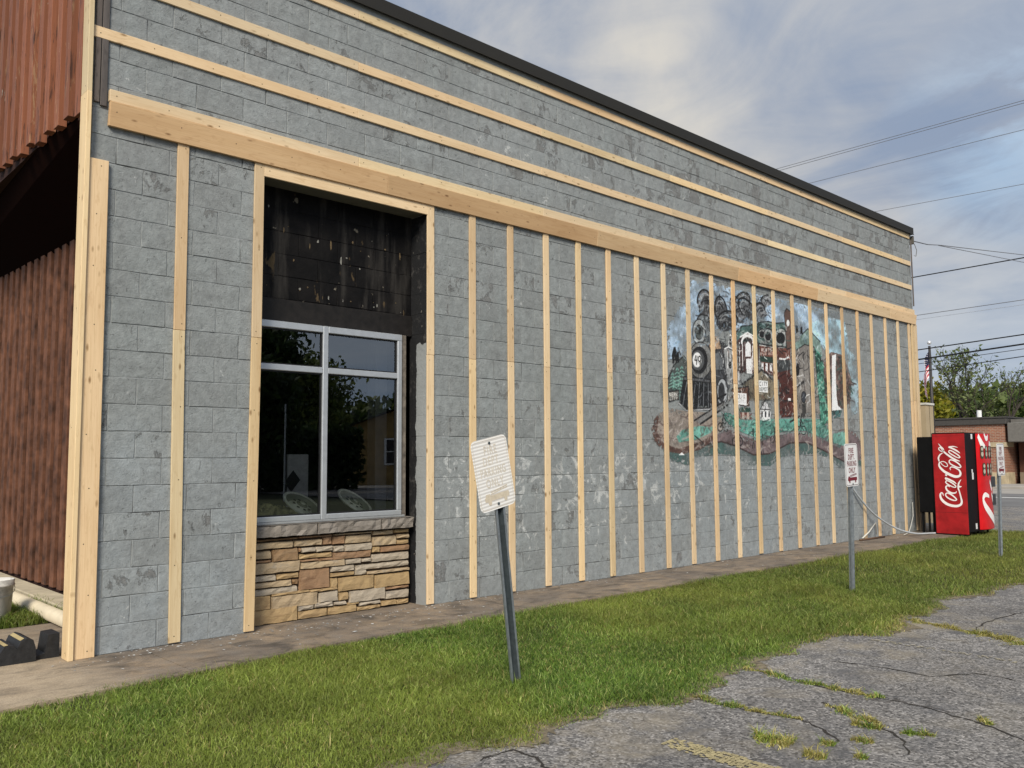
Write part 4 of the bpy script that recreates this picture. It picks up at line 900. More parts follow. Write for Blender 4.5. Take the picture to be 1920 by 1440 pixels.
# flecks of old adhesive on the tarred blocks
fl = MB(); rr = random.Random(4)
for i in range(34):
    x = rr.uniform(1.32, 2.93); z = rr.choice([rr.uniform(2.86, 3.0), rr.uniform(2.86, 3.75), rr.gauss(3.45, .08)]); s = rr.uniform(.004, .014); tall = rr.choice([1, .8, 1.6, 4.2])
    n = 7; fl.poly([(x + s * rr.uniform(.5, 1.1) * math.cos(j * 6.283 / n), .2455, z + s * tall * rr.uniform(.5, 1.1) * math.sin(j * 6.283 / n)) for j in range(n)], rr.choice([0, 1, 1]))
fl.build('adhesive_flecks', [plain('white_adhesive', (.26, .25, .22), .7, 0, .4, 60), plain('brown_adhesive', (.13, .09, .045), .7, 0, .4, 60)], bld, kind='stuff')
cj = MB(); cj.box(OX0, OX1, -.001, .25, OZ - .012, OZ - .002); cj.build('recess_soffit', plain('pale_soffit', (.16, .15, .12), .8), bld)
jq = MB(); jq.quad((OX1 - .0014, .004, 0), (OX1 - .0014, .2785, 0), (OX1 - .0014, .2785, OZ - .02), (OX1 - .0014, .004, OZ - .02)); jq.build('jamb', M_JAMB, bld)
for r in range(19):
    z0 = r * CH; h = min(CH, OZ - .014 - z0); b = block_shape(.24, 400 + r, h)
    m = MB(); m.add([(OX1 + y - .0005, .006 + x, z) for x, y, z in b.v], b.f)
    o = link('jamb_block', m.mesh('jamb_block', M_JAMB), bld, Matrix.Translation((0, 0, z0)))
fm = MB(); fm.box(2.862, 2.935, .205, .26, .83, 2.63, 0, .006); fm.build('mortar_strip', plain('brown_mortar', (.17, .145, .12), .9, 0, .4, 16, .8, 30), bld)
# window frame
wf = MB(); fy0, fy1 = .175, .235; wx0, wx1, wz0, wz1 = 1.20, 2.862, .868, 2.628; mx0, mx1 = 1.975, 2.030
def bar(x0, x1, z0, z1, ya=fy0): wf.box(x0, x1, ya, fy1, z0, z1, 0, .005)
bar(wx0, mx0 - .001, wz1 - .062, wz1); bar(mx1 + .001, wx1, wz1 - .062, wz1); bar(wx0, mx0 - .001, wz0, wz0 + .046); bar(mx1 + .001, wx1, wz0, wz0 + .046)
bar(wx1 - .052, wx1 - .0005, wz0 + .0465, wz1 - .0625); bar(mx0, mx1, wz0 - .001, wz1 + .001, fy0 - .003)
bar(wx0, mx0 - .001, 2.190, 2.245); bar(mx1 + .001, wx1 - .053, 2.190, 2.245); bar(wx0, 1.262, wz0 + .0465, wz1 - .0625)
win = wf.build('window', M_ALU, bld)
gk = MB()
for (xa, xb) in ((1.262, mx0), (mx1, wx1 - .053)):
    for (za, zb) in ((wz0 + .0465, 2.19), (2.245, wz1 - .0625)):
        for q in ((xa, xa + .012, za, zb), (xb - .012, xb, za, zb), (xa + .0125, xb - .0125, za, za + .012), (xa + .0125, xb - .0125, zb - .012, zb)): gk.box(q[0], q[1], .194, .228, q[2], q[3])
        pn = MB(); pn.quad((xa + .004, .206, za + .004), (xb - .004, .206, za + .004), (xb - .004, .206, zb - .004), (xa + .004, .206, zb - .004)); pn.build('pane', M_GLASS, win)
gk.build('gasket', M_GASKET, win)
ws = MB(); ws.box(1.2, 2.9, .172, .24, .846, .867, 0, .004); ws.build('sill_strip', plain('dull_aluminium', (.34, .35, .35), .5, .4), win)
# rough block of stone
def rough_stone(x0, x1, z0, z1, yf, yb, seed, amp=.008, nx=None):
    r = random.Random(seed); b = MB(); nx = nx or max(3, int((x1 - x0) / .05) + 1); nz = 3; e = min(.007, (z1 - z0) * .18); g = {}
    for i in range(nx):
        for j in range(nz):
            bd = i in (0, nx - 1) or j in (0, nz - 1)
            x = x0 + e + (x1 - x0 - 2 * e) * i / (nx - 1); z = z0 + e + (z1 - z0 - 2 * e) * j / (nz - 1)
            g[i, j] = len(b.v); b.v.append((x + r.uniform(-1, 1) * .004, yf + (e * .5 if bd else 0) + r.uniform(-amp, amp), z + r.uniform(-1, 1) * e * .5))
    for i in range(nx - 1):
        for j in range(nz - 1): b.f.append((g[i, j], g[i + 1, j], g[i + 1, j + 1], g[i, j + 1])); b.m.append(0)
    ring = [(i, 0) for i in range(nx)] + [(nx - 1, 1)] + [(i, 2) for i in range(nx - 1, -1, -1)] + [(0, 1)]
    o = len(b.v)
    for i, j in ring:
        x, y, z = b.v[g[i, j]]; x = x0 if i == 0 else x1 if i == nx - 1 else x; z = z0 if j == 0 else z1 if j == 2 else z
        b.v.append((x, yb, z))
    for q in range(len(ring)):
        q2 = (q + 1) % len(ring); b.f.append((o + q, o + q2, g[ring[q2]], g[ring[q]])); b.m.append(0)
    return b
ssx = [1.19, 1.915, 2.60, 2.982]
for i, (a, c) in enumerate(zip(ssx[:-1], ssx[1:])):
    b = rough_stone(a + .002, c - .002, .738, .845, .128, .25, 50 + i, .012)
    b.quad((a + .002, .128, .843), (c - .002, .128, .843), (c - .002, .25, .845), (a + .002, .25, .845)); b.build('sill_stone', STONES['s'], bld)
sb = MB(); sb.box(1.19, 2.985, .222, .279, -.05, .737); wains = sb.build('stone_wainscot', M_JOINT, bld)
ST_ = """172 540 318 340 d;172 495 345 410 t;505 745 325 385 t;545 830 288 313 b;752 830 300 375 b;835 945 292 368 b;947 1170 284 360 t;845 1170 266 284 t;1178 1355 246 290 t;1180 1385 296 380 t;1360 1465 236 272 y;1390 1468 280 320 t;1388 1468 325 370 y
172 312 425 500 t;320 540 403 515 d;548 568 395 440 b;572 690 392 440 g;694 840 382 432 g;845 935 378 435 g;940 1170 360 425 g;1175 1240 386 440 y;1248 1468 378 430 b;548 835 442 490 y;842 1168 424 492 b;560 718 493 515 b;724 838 481 508 b;172 310 505 532 b;1172 1466 440 512 g
172 556 515 618 t;560 942 506 570 t;950 1080 488 538 g;1086 1166 484 522 g;824 1022 548 602 g;1035 1465 524 578 g;822 1025 603 645 y;1030 1130 582 632 g;1135 1465 582 612 t;168 352 632 692 g;358 550 612 668 y;552 815 573 755 b;820 885 655 742 y;888 1190 638 762 y;1197 1465 615 732 y
168 490 682 742 t;495 545 666 715 d;165 538 738 800 g;640 875 742 770 y;1290 1465 722 752 b;312 638 770 800 y;165 305 806 936 y;310 712 788 912 t;718 880 768 862 g;886 975 776 850 y;982 1285 748 855 g;1288 1465 760 835 g
680 840 858 906 g;540 676 886 936 g;848 955 852 890 g;960 1060 864 884 y;1065 1250 852 886 g;1256 1385 844 892 y;1388 1465 836 882 y;160 535 910 1060 y;540 795 924 1006 y;800 1043 888 972 y;1047 1250 890 940 y"""
si = 0
for ln in ST_.replace('\n', ';').split(';'):
    x0, x1, t0, t1, cde = ln.split(); x0, x1, t0, t1 = map(float, (x0, x1, t0, t1)); xc = (x0 + x1) / 2; yc = (t0 + t1) / 2; s = 4.5714
    f_ = lambda x, y: onp(440 + x / s, 940 + y / s, 1, .20)
    A, B_ = f_(xc, t0)[2], f_(xc, t1)[2]; XA, XB = f_(x0, yc)[0], f_(x1, yc)[0]
    if x0 < 178: XA = 1.19
    if x1 > 1460: XB = 2.968
    g = .0022; z1 = min(A - g, .733); z0 = max(B_ + g, .002)
    if z1 - z0 < .012: continue
    si += 1; rough_stone(XA + g, XB - g, z0, z1, .192 - random.uniform(0, .014), .23, 100 + si, .005).build('stone', STONES[cde], wains)

# --- facade on the left: recessed siding below, overhanging fascia above
fac = MB(); fac.box(.64, .80, .28, 11.795, -.05, 4.3); siding = fac.build('siding', plain('siding_back', (.03, .011, .007), .9), bld)
sp = .272; y = .45; k = 0
while y < 11.5:
    m = MB(); r_ = random.Random(k); wb = sp * .54
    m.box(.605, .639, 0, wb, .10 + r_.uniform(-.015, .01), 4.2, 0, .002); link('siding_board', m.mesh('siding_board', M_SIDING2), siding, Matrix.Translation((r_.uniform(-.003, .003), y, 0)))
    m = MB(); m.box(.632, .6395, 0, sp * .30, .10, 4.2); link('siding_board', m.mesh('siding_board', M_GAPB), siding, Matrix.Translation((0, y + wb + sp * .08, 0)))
    y += sp; k += 1
fas = MB(); fas.box(-.03, .1, .10, 11.79, 4.28, 6.8); fascia = fas.build('fascia', plain('siding_back', (.03, .011, .007), .9), bld)
y = .12; k = 50
while y < 11.5:
    m = MB(); r_ = random.Random(k); sp2 = .29; wb = sp2 * .44; zb = 4.13 + .085 * y + r_.uniform(-.03, .02)
    m.box(-.10, -.031, 0, wb, zb, 6.8, 0, .002); link('fascia_board', m.mesh('fascia_board', M_SIDING), fascia, Matrix.Translation((r_.uniform(-.004, .004), y, 0)))
    m = MB(); m.box(-.04, -.0305, 0, sp2 * .30, zb + .02, 6.8); link('fascia_board', m.mesh('fascia_board', M_GAPB), fascia, Matrix.Translation((0, y + wb + sp2 * .06, 0)))
    y += sp2; k += 1
so = MB(); so.quad((-.03, .285, 4.16), (-.03, 11.79, 5.15), (.645, 11.79, 3.95), (.645, .285, 3.62)); so.build('soffit', M_SOFFIT, bld)  # sloped down over the siding top, where the overhang's shade falls
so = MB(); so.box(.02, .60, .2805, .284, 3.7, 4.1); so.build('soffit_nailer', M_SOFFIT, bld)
cb = MB(); cb.box(.36, .60, 1.45, 11.9, -.05, .075, 0, .01); cb.build('facade_curb', plain('cream_concrete', (.52, .45, .32), .8, 0, .2, 5), bld)
# service bracket at the far top corner
bk = MB(); bk.box(XR + .052, XR + .10, -.05, .05, 5.53, 5.69, 0, .006); bk.tube([(XR + .075, -.06, 5.53), (XR + .10, -.09, 5.40), (XR + .085, -.075, 5.28), (XR + .06, -.05, 5.30)], .006, 6); bk.build('cable_bracket', plain('weathered_bracket', (.10, .09, .075), .8), bld)

# ------------------------------------------------------------------ things behind the window
def wheel_rim(loc, rx, ry, lab):
    t = thing('wheel_rim', lab, 'wheel', loc, 'chrome wheel rims lying behind the window')
    m = Matrix.Translation(loc) @ Matrix.Rotation(ry, 4, 'Y') @ Matrix.Rotation(rx, 4, 'X')
    b = MB(); b.lathe([(.185, .0), (.195, .012), (.188, .025), (.165, .018), (.150, -.02), (.120, -.03), (.10, -.008), (.055, .012), (.035, .012), (.0301, .03), (0.0005, .032)], n=28)
    b.m = [1 if 3 <= i // 28 <= 4 or 7 <= i // 28 <= 8 else 0 for i in range(len(b.f))]; me = b.mesh('rim_dish', [plain('chrome', (.88, .90, .72), .35, 0, .06, 12), plain('chrome_shade', (.26, .28, .20), .4, 0)]); me.polygons.foreach_set('use_smooth', [True] * len(me.polygons)); link('rim_dish', me, t, m)
    h = MB()
    for i in range(8):
        a = i * math.pi / 4; cx, cy = .082 * math.cos(a), .082 * math.sin(a)
        h.poly([(cx + .016 * math.cos(q * math.pi / 4), cy + .016 * math.sin(q * math.pi / 4), .0085) for q in range(8)])
    link('vent_holes', h.mesh('vent_holes', M_GASKET), t, m)
wheel_rim((1.925, .44, .985), math.radians(32), math.radians(15), 'chrome wheel rim behind the window lying on the yellowish heap')
wheel_rim((2.49, .44, .99), math.radians(32), math.radians(20), 'chrome wheel rim behind the right window pane with no heap under it')
b = MB(); rr = random.Random(3)
for i in range(26):
    x, y_, z = rr.uniform(1.36, 1.92), rr.uniform(.36, .62), .84
    pts = []
    for j in range(7): pts.append((x + .03 * j * rr.uniform(-1, 1), y_ + .02 * j * rr.uniform(-1, 1), .85 + rr.uniform(.0, .16) * (1 - abs(x - 1.62) * 1.6)))
    b.tube(pts, [.02 + .012 * rr.random() for _ in pts], 7)
b.build('cloth_heap', plain('dull_yellow_cloth', (.40, .36, .16), .9, 0, .3, 14), None, True, label='heap of dull yellowish cloth behind the lower left window pane', category='cloth')
t = thing('display_panel', 'white display panel with a black diamond standing behind the left window pane', 'panel', (2.2, 1.2, .7))
b = MB(); b.box(2.19, 2.43, 1.2, 1.23, .70, 1.46, 0, .004); b.build('sheet', plain('white_card', (.36, .36, .35), .6), t)
b = MB(); cx, cz = 2.245, 1.19; b.poly([(cx - .09, 1.196, cz - .01), (cx - .01, 1.196, cz - .11), (cx + .09, 1.196, cz + .01), (cx + .01, 1.196, cz + .11)]); b.build('diamond', plain('black_card', (.012, .012, .014), .5), t)

# ------------------------------------------------------------------ signs
M_STEEL = plain('galvanised_steel', (.30, .33, .35), .42, .65, .18, 30)
M_STEELD = plain('dark_galvanised_steel', (.085, .105, .115), .5, .5, .2, 30)
M_WHITE = plain('sign_white', (.70, .69, .68), .45, 0, .05, 10)
M_REDINK = plain('sign_red', (.16, .010, .018), .5, 0, .1, 10); M_BLACKINK = plain('sign_border', (.06, .03, .032), .5)
def m_faded(k):
    o = obc(k); x, y, z = k.sep(o)
    wv = k.math('SINE', k.math('MULTIPLY', z, 2 * math.pi / .0212)); n = k.noise(o, 7, 5, .6)
    c = k.mix(k.ramp(k.math('ADD', k.math('MULTIPLY', wv, .5), .5), [(.35, 0.), (.62, 1.)]), (.62, .585, .54), (.82, .80, .76))
    c = k.mix(k.ramp(n, [(.4, 0.), (.7, .35)]), c, (.70, .70, .70))
    return {'Base Color': c, 'Roughness': .5, 'Normal': k.bump(wv, .25, .002)}
M_FADED = material('faded_sign_face', m_faded)
M_FINK = plain('faded_sign_ink', (.62, .56, .47), .6, 0, .12, 40); M_FTRUCK = plain('faded_sign_truck', (.60, .52, .40), .6, 0, .12, 40)
def rrect(wd, h, r, n=5):
    o = []
    for sx, sz, a0 in ((1, 1, 0), (-1, 1, 90), (-1, -1, 180), (1, -1, 270)):
        for i in range(n + 1):
            a = math.radians(a0 + 90 * i / n); o.append((sx * (wd / 2 - r) + r * math.cos(a), sz * (h / 2 - r) + r * math.sin(a)))
    return o
TRUCK = [(-.105, -.018), (-.105, .008), (-.098, .012), (-.092, .030), (-.060, .030), (-.055, .018), (.10, .018), (.105, .012), (.105, -.018), (.085, -.018), (.080, -.032), (.060, -.032), (.055, -.018), (-.050, -.018), (-.055, -.032), (-.078, -.032), (-.083, -.018)]
LADDER = [[(-.050, .022), (.098, .040), (.098, .046), (-.050, .028)], [(-.050, .034), (.098, .052), (.098, .058), (-.050, .040)]] + [[(x, .028 + .118 * (x + .05)), (x + .004, .028 + .118 * (x + .05)), (x + .004, .038 + .118 * (x + .05)), (x, .036 + .118 * (x + .05))] for x in (-.04, -.015, .01, .035, .06, .085)]
def sign(base, ctr, ang, post_top, lab, faded, side=1):
    t = thing('parking_sign', lab, 'sign', base, 'fire department parking signs along the lawn')
    wd, h = .305, .457; ca, sa = math.cos(ang), math.sin(ang); c = Vector(ctr)
    mw = Matrix(((ca, 0, -sa, c.x), (0, 1, 0, c.y), (sa, 0, ca, c.z), (0, 0, 0, 1)))
    p = rrect(wd, h, .038); m = MB(); n = len(p)
    m.add([(x, -.0012, z) for x, z in p] + [(x, .0012, z) for x, z in p], [tuple(range(n))[::-1], tuple(range(n, 2 * n))] + [(i, (i + 1) % n, n + (i + 1) % n, n + i) for i in range(n)])
    link('plate', m.mesh('plate', M_FADED if faded else M_WHITE), t, mw)
    ink = M_FINK if faded else M_REDINK
    def off(me, x, z, y=-.0022): return mw @ Matrix.Translation((x, y, z)) @ Matrix.Rotation(math.pi / 2, 4, 'X')
    for s, z, sx in (('FIRE', .150, .66), ('DEPT.', .082, .64), ('PARKING', .012, .58), ('ONLY', -.060, .64)):
        me = text_mesh(s, .078, sx, .0022 if not faded else .001, ink, spacing=1.22); link('lettering', me, t, off(me, 0.0, z))
    m = MB(); m.poly([(x, 0, z) for x, z in TRUCK][::-1])
    for q in LADDER: m.poly([(x, 0, z) for x, z in q][::-1])
    for x in (-.066, .07): m.poly([(x + .014 * math.cos(a * .785), -.0004, -.030 + .014 * math.sin(a * .785)) for a in range(8)], 0)
    link('truck_emblem', m.mesh('truck_emblem', M_FTRUCK if faded else M_REDINK), t, mw @ Matrix.Translation((0, -.0022, -.150)))
    m = MB(); a1 = rrect(wd - .020, h - .020, .030); a2 = rrect(wd - (.026 if faded else .030), h - (.026 if faded else .030), .026)
    for i in range(len(a1)):
        j = (i + 1) % len(a1); m.quad((a1[i][0], 0, a1[i][1]), (a2[i][0], 0, a2[i][1]), (a2[j][0], 0, a2[j][1]), (a1[j][0], 0, a1[j][1]))
    link('border', m.mesh('border', M_FINK if faded else M_BLACKINK), t, mw @ Matrix.Translation((0, -.0021, 0)))
    for z in ((.196, -.196) if faded else (-.205,)):
        m = MB(); m.lathe([(.009, .0), (.009, .004), (.006, .006), (.0002, .006)], n=8); link('bolt', m.mesh('bolt', M_STEELD), t, mw @ Matrix.Translation((0, -.003, z)) @ Matrix.Rotation(math.pi / 2, 4, 'X'))
    # U-channel post, open side to the viewer
    a, b_ = Vector(base), Vector(post_top); u = (b_ - a).normalized(); xa = Vector((1, 0, 0)); xa = (xa - u * xa.dot(u)).normalized(); ya = u.cross(xa); L_ = (b_ - a).length
    pf = [(-.040, -.018), (-.024, -.018), (-.016, .016), (.016, .016), (.024, -.018), (.040, -.018), (.040, -.0155), (.0255, -.0155), (.0175, .019), (-.0175, .019), (-.0255, -.0155), (-.040, -.0155)]
    m = MB(); n = len(pf)
    for zz in (-.05, L_):
        for q in pf: w_ = a + xa * q[0] + ya * q[1] + u * zz; m.v.append(tuple(w_))
    for i in range(n): j = (i + 1) % n; m.f.append((i, j, n + j, n + i)); m.m.append(1 if (faded and i in (1, 2, 3)) else 0)  # inner channel faces darker on the faded sign's post: recess shade painted in
    m.f.append(tuple(range(n, 2 * n))); m.m.append(0)
    m.build('post', [M_STEEL, M_STEELD], t)
sign((1.746, -2.60, -.03), (1.548, -2.625, 1.310), math.radians(11.8), (1.565, -2.60, 1.48), 'faded, almost white parking sign on a leaning post nearest the camera', True)
sign((6.833, -2.41, -.03), (6.892, -2.434, 1.312), math.radians(2.2), (6.90, -2.41, 1.50), 'upright white parking sign with dark red letters in front of the mural', False)
sign((11.30, -2.45, -.03), (11.45, -2.474, 1.345), math.radians(.5), (11.44, -2.45, 1.53), 'white parking sign with dark red letters in front of the vending machine', False)

# ------------------------------------------------------------------ vending machine
vm = thing('vending_machine', 'red and black drinks vending machine with white script at the far wall corner', 'vending machine', (14.75, -.64, 0))
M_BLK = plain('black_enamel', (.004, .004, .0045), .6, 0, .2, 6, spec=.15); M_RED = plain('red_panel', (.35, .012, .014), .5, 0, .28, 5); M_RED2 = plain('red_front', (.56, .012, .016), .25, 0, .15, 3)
M_CREAM = plain('script_white', (.82, .78, .76), .5, 0, .04)
AX, AY, BY = 14.164, -1.06, -.525
b = MB(); b.box(AX + .012, 15.36, AY + .004, BY, .05, 1.815, 0, .01); b.box(AX + .02, 15.34, BY + .002, -.22, .38, 1.75, 0, .01)
for x, y_ in ((AX + .06, -.27), (AX + .06, -.46), (15.28, -.27), (AX + .08, -1.0), (15.28, -1.0), (14.8, -1.0)): b.box(x, x + .03, y_, y_ + .03, .0, .40 if y_ > -.6 else .06)
b.tube([(AX + .09, -.36, .03), (AX + .09, -.36, .39)], .02, 8)
b.build('cabinet', M_BLK, vm)
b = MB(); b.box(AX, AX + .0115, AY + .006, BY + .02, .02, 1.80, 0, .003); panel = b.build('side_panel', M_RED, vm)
b = MB(); b.box(AX - .001, AX + .002, AY + .010, BY + .016, .395, .401); b.box(AX - .001, AX + .002, AY + .010, BY + .016, 1.755, 1.759); b.build('panel_seam', plain('dark_red_seam', (.12, .006, .008), .6), panel)
b = MB()
for q in ((AY + .002, BY + .024, 1.8005, 1.816), (AY + .002, BY + .024, .004, .0195), (BY + .0205, BY + .030, .0196, 1.80)): b.box(AX - .004, AX + .0115, q[0], q[1], q[2], q[3])
b.build('panel_edge', M_BLK, vm)
def pu(x, y):   # traced script pixel -> panel point
    f = (y - 140) / 1205; xl = 155 + 85 * f; xr = 522 + 90 * f; u = (x - xl) / (xr - xl); return (AX - .0016, BY + .02 + (AY + .006 - BY - .02) * u, 1.80 - (1.80 - .02) * f)
def ribbon(b, pts, ws, close=False):
    # smooth the trace, then a flat ribbon of varying width
    q = [np.array(a, float) for a in pts]; wv = [a * .74 for a in ws] if isinstance(ws, (list, tuple)) and max(ws) > 1 else (list(ws) if isinstance(ws, (list, tuple)) else [ws] * len(q)); n = len(q); P_, W_ = [], []
    rng_ = range(n if close else n - 1)
    for i in rng_:
        p0, p1, p2, p3 = (q[(i - 1) % n] if close or i else q[0]), q[i], q[(i + 1) % n], (q[(i + 2) % n] if close or i + 2 < n else q[-1])
        for s in range(5):
            t = s / 5; P_.append(.5 * (2 * p1 + (p2 - p0) * t + (2 * p0 - 5 * p1 + 4 * p2 - p3) * t * t + (3 * p1 - p0 - 3 * p2 + p3) * t ** 3)); W_.append(wv[i] * (1 - t) + wv[(i + 1) % n] * t)
    if not close: P_.append(q[-1]); W_.append(wv[-1])
    L_, R_ = [], []
    m = len(P_)
    for i in range(m):
        tn = P_[(i + 1) % m if close else min(i + 1, m - 1)] - P_[(i - 1) % m if close else max(i - 1, 0)]; tn /= (np.linalg.norm(tn) + 1e-9); nn = np.array([-tn[1], tn[0]])
        L_.append(P_[i] + nn * W_[i] / 2); R_.append(P_[i] - nn * W_[i] / 2)
    return L_, R_, close
RIBN = [0]
def rib(b, f0, pts, ws, close=False, m=0):
    RIBN[0] += 1; e = .00025 * RIBN[0]; ax = 0 if f0 is pu else 1
    def f(x, y): q = list(f0(x, y)); q[ax] -= e; return tuple(q)
    L_, R_, c = ribbon(b, pts, ws, close); n = len(L_)
    for i in range(n if c else n - 1):
        j = (i + 1) % n; b.quad(f(*L_[i]), f(*L_[j]), f(*R_[j]), f(*R_[i]), m)
def tr(pts, ws, close=False): rib(b, pu, [(x * .9206 + 156.5, y * .9206 + 187.8) for x, y in pts], [q * 1.16 for q in ws], close)
b = MB()
tr([(168, 765), (152, 728), (130, 735), (128, 775), (152, 822), (205, 866), (272, 890), (340, 893), (384, 870), (394, 830), (380, 770), (362, 705), (347, 660), (350, 600), (379, 546)], [6, 14, 20, 27, 32, 35, 35, 33, 30, 25, 18, 15, 20, 22, 3])
tr([(345, 640), (368, 642), (390, 638)], [34, 22, 3])
tr([(192, 748), (214, 727), (262, 746), (312, 786), (330, 812), (305, 822), (255, 808), (210, 780)], [15, 16, 20, 18, 16, 15, 19, 18], True)
tr([(244, 648), (216, 632), (194, 650), (214, 695), (268, 726), (316, 722), (327, 700)], [8, 15, 19, 24, 22, 15, 6])
tr([(190, 582), (210, 566), (258, 588), (304, 622), (318, 646), (292, 650), (242, 628), (204, 604)], [13, 15, 17, 16, 13, 13, 16, 16], True)
tr([(180, 530), (232, 550), (290, 580), (322, 606)], [22, 23, 21, 7]); tr([(184, 540), (206, 566)], [10, 8])
tr([(182, 488), (204, 500)], [20, 20])
tr([(122, 320), (160, 316), (198, 342), (206, 376), (176, 380), (136, 350)], [9, 10, 11, 10, 10, 9], True)
tr([(108, 318), (104, 372), (150, 430), (216, 474), (300, 510), (354, 504), (370, 470), (352, 428), (308, 400), (262, 386), (240, 400), (248, 428)], [16, 24, 31, 35, 36, 32, 26, 20, 16, 14, 13, 6])
tr([(226, 314), (246, 293), (300, 312), (350, 350), (372, 384), (346, 394), (292, 374), (244, 346)], [14, 15, 19, 17, 15, 14, 18, 17], True)
tr([(84, 76), (116, 116), (146, 150), (150, 176), (120, 178), (92, 150), (104, 128), (126, 146), (168, 196), (236, 250), (300, 290), (358, 312)], [3, 14, 20, 14, 10, 12, 12, 14, 22, 25, 23, 6])
tr([(102, 312), (92, 270), (108, 228), (144, 200)], [14, 20, 18, 8])
tr([(218, 184), (238, 170), (292, 200), (344, 240), (356, 264), (326, 264), (268, 230), (230, 204)], [13, 15, 17, 16, 13, 13, 16, 15], True)
tr([(214, 124), (262, 144), (320, 178), (357, 206)], [22, 23, 21, 7]); tr([(216, 122), (272, 118), (326, 132)], [12, 14, 5])
b.build('script_lettering', M_CREAM, panel)
def bub(x, z): s = (x - 14.67) / .67; return -1.066 - .085 * max(0.0, 1 - (2 * s - 1) ** 2) ** .6
b = MB(); NXB = 14
for i in range(NXB):
    xa, xb = 14.67 + .67 * i / NXB, 14.67 + .67 * (i + 1) / NXB; b.quad((xa, bub(xa, 0), .08), (xb, bub(xb, 0), .08), (xb, bub(xb, 0), 1.80), (xa, bub(xa, 0), 1.80))
    for zz in (.08, 1.80): b.quad((xa, bub(xa, 0), zz), (xb, bub(xb, 0), zz), (xb, -1.05, zz), (xa, -1.05, zz))
front = b.build('front_panel', M_RED2, vm, True)
RIBN[0] = 0
def fu(x, y): X_ = 14.67 + .67 * x; return (X_, bub(X_, 0) - .003, 1.80 - 1.72 * y)
b = MB(); rib(b, fu, [(.05, .02), (.16, .10), (.34, .14)], [.05, .09, .03]); b.build('front_script', M_CREAM, front)
b = MB(); rib(b, fu, [(.30, .0), (.40, .05), (.52, .04), (.55, .01)], [.03, .05, .05, .02]); b.build('front_script', M_CREAM, front)
b = MB(); rib(b, fu, [(.60, .16), (.66, .10), (.80, .13), (.92, .06)], [.03, .05, .05, .03]); b.build('front_script', M_CREAM, front)
b = MB(); rib(b, fu, [(.42, .66), (.22, .64), (.12, .68), (.20, .76), (.45, .84), (.75, .91), (.98, .95)], [.03, .05, .06, .08, .09, .09, .06]); b.build('front_script', M_CREAM, front)
b = MB(); rib(b, fu, [(.62, .63), (.72, .70), (.88, .74)], [.05, .06, .04]); b.build('front_script', M_CREAM, front)
b = MB(); rib(b, fu, [(.52, .50), (.60, .56), (.66, .60)], [.05, .06, .03]); b.build('front_script', M_CREAM, front)
b = MB()
for row, y0_ in enumerate((.14, .32)):
    for i in range(4):
        x0_ = .16 + i * .21 + row * .06
        if x0_ > .9: continue
        def fb(x, y): X_ = 14.67 + .67 * min(x, .99); return (X_, bub(X_, 0) - .009, 1.80 - 1.72 * y)
        cap = [(x0_ + .075 * math.cos(a), y0_ + (.055 + .065 * (1 if math.sin(a) > 0 else -1) * .6) + .03 * math.sin(a)) for a in [j * math.pi / 8 for j in range(16)]]
        b.poly([fb(*c) for c in cap], 0)
        cap2 = [(x0_ + .05 * math.cos(a), y0_ + .055 + .02 + .026 * math.sin(a)) for a in [j * math.pi / 6 for j in range(12)]]
        b.poly([(q[0], q[1] - .002, q[2]) for q in (fb(*c) for c in cap2)], 1)
        cap3 = [(x0_ + .045 * math.cos(a), y0_ + .055 - .035 + .02 * math.sin(a)) for a in [j * math.pi / 6 for j in range(12)]]
        b.poly([(q[0], q[1] - .002, q[2]) for q in (fb(*c) for c in cap3)], 1)
b.build('bottle_pictures', [plain('bottle_dark', (.05, .05, .03), .3), plain('bottle_label', (.45, .42, .34), .4)], front)
b = MB(); b.box(15.10, 15.33, -1.150, -1.07, .83, 1.02, 0, .006); b.box(15.14, 15.33, -1.145, -1.07, .50, .70, 0, .006); b.build('coin_slot', plain('dark_plate', (.03, .03, .032), .4), front)
b = MB()
for x, z0_, z1_ in ((14.47, 1.70, 1.79), (14.50, .10, .20), (14.44, .98, 1.10), (14.43, 1.10, 1.16)): b.box(x, x + (.075 if z1_ - z0_ > .07 else .05), AY + .001, AY + .0035, z0_, z1_)
b.build('sticker', plain('sticker_white', (.72, .72, .72), .5), vm)
# cables and odd bits at the far end of the wall
b = MB(); cpts = [(11.90, -.03, .93), (12.1, -.06, .73), (12.544, -.12, .41), (13.136, -.22, .150), (13.593, -.35, .040), (14.02, -.46, .022), (14.12, -.50, .022)]
sm = []
for i in range(len(cpts) - 1):
    p0, p1, p2, p3 = [np.array(cpts[max(0, min(len(cpts) - 1, i + q))]) for q in (-1, 0, 1, 2)]
    for s in range(5): t_ = s / 5; sm.append(.5 * (2 * p1 + (p2 - p0) * t_ + (2 * p0 - 5 * p1 + 4 * p2 - p3) * t_ ** 2 + (3 * p1 - p0 - 3 * p2 + p3) * t_ ** 3))
sm.append(np.array(cpts[-1])); b.tube(sm, .016, 8); b.build('power_conduit', plain('grey_conduit', (.42, .45, .47), .5, .1), None, True, label='light grey flexible conduit drooping from the wall to the vending machine', category='cable')
b = MB(); b.tube([(14.35, -.03, .55), (14.30, -.05, .30), (14.15, -.06, .12), (13.9, -.12, .02), (13.5, -.20, .012)], .007, 6); b.build('thin_wire', plain('white_wire', (.55, .54, .50), .6), None, True, label='thin white wire hanging down the wall beside the far corner boards', category='wire')
b = MB(); b.tube([(12.00, -.10, .018), (12.86, -.13, .018)], .016, 8); b.build('rusty_rod', plain('rusty_metal', (.12, .07, .045), .85), None, True, label='short rusty brown rod lying at the wall foot under a white stick', category='rod')
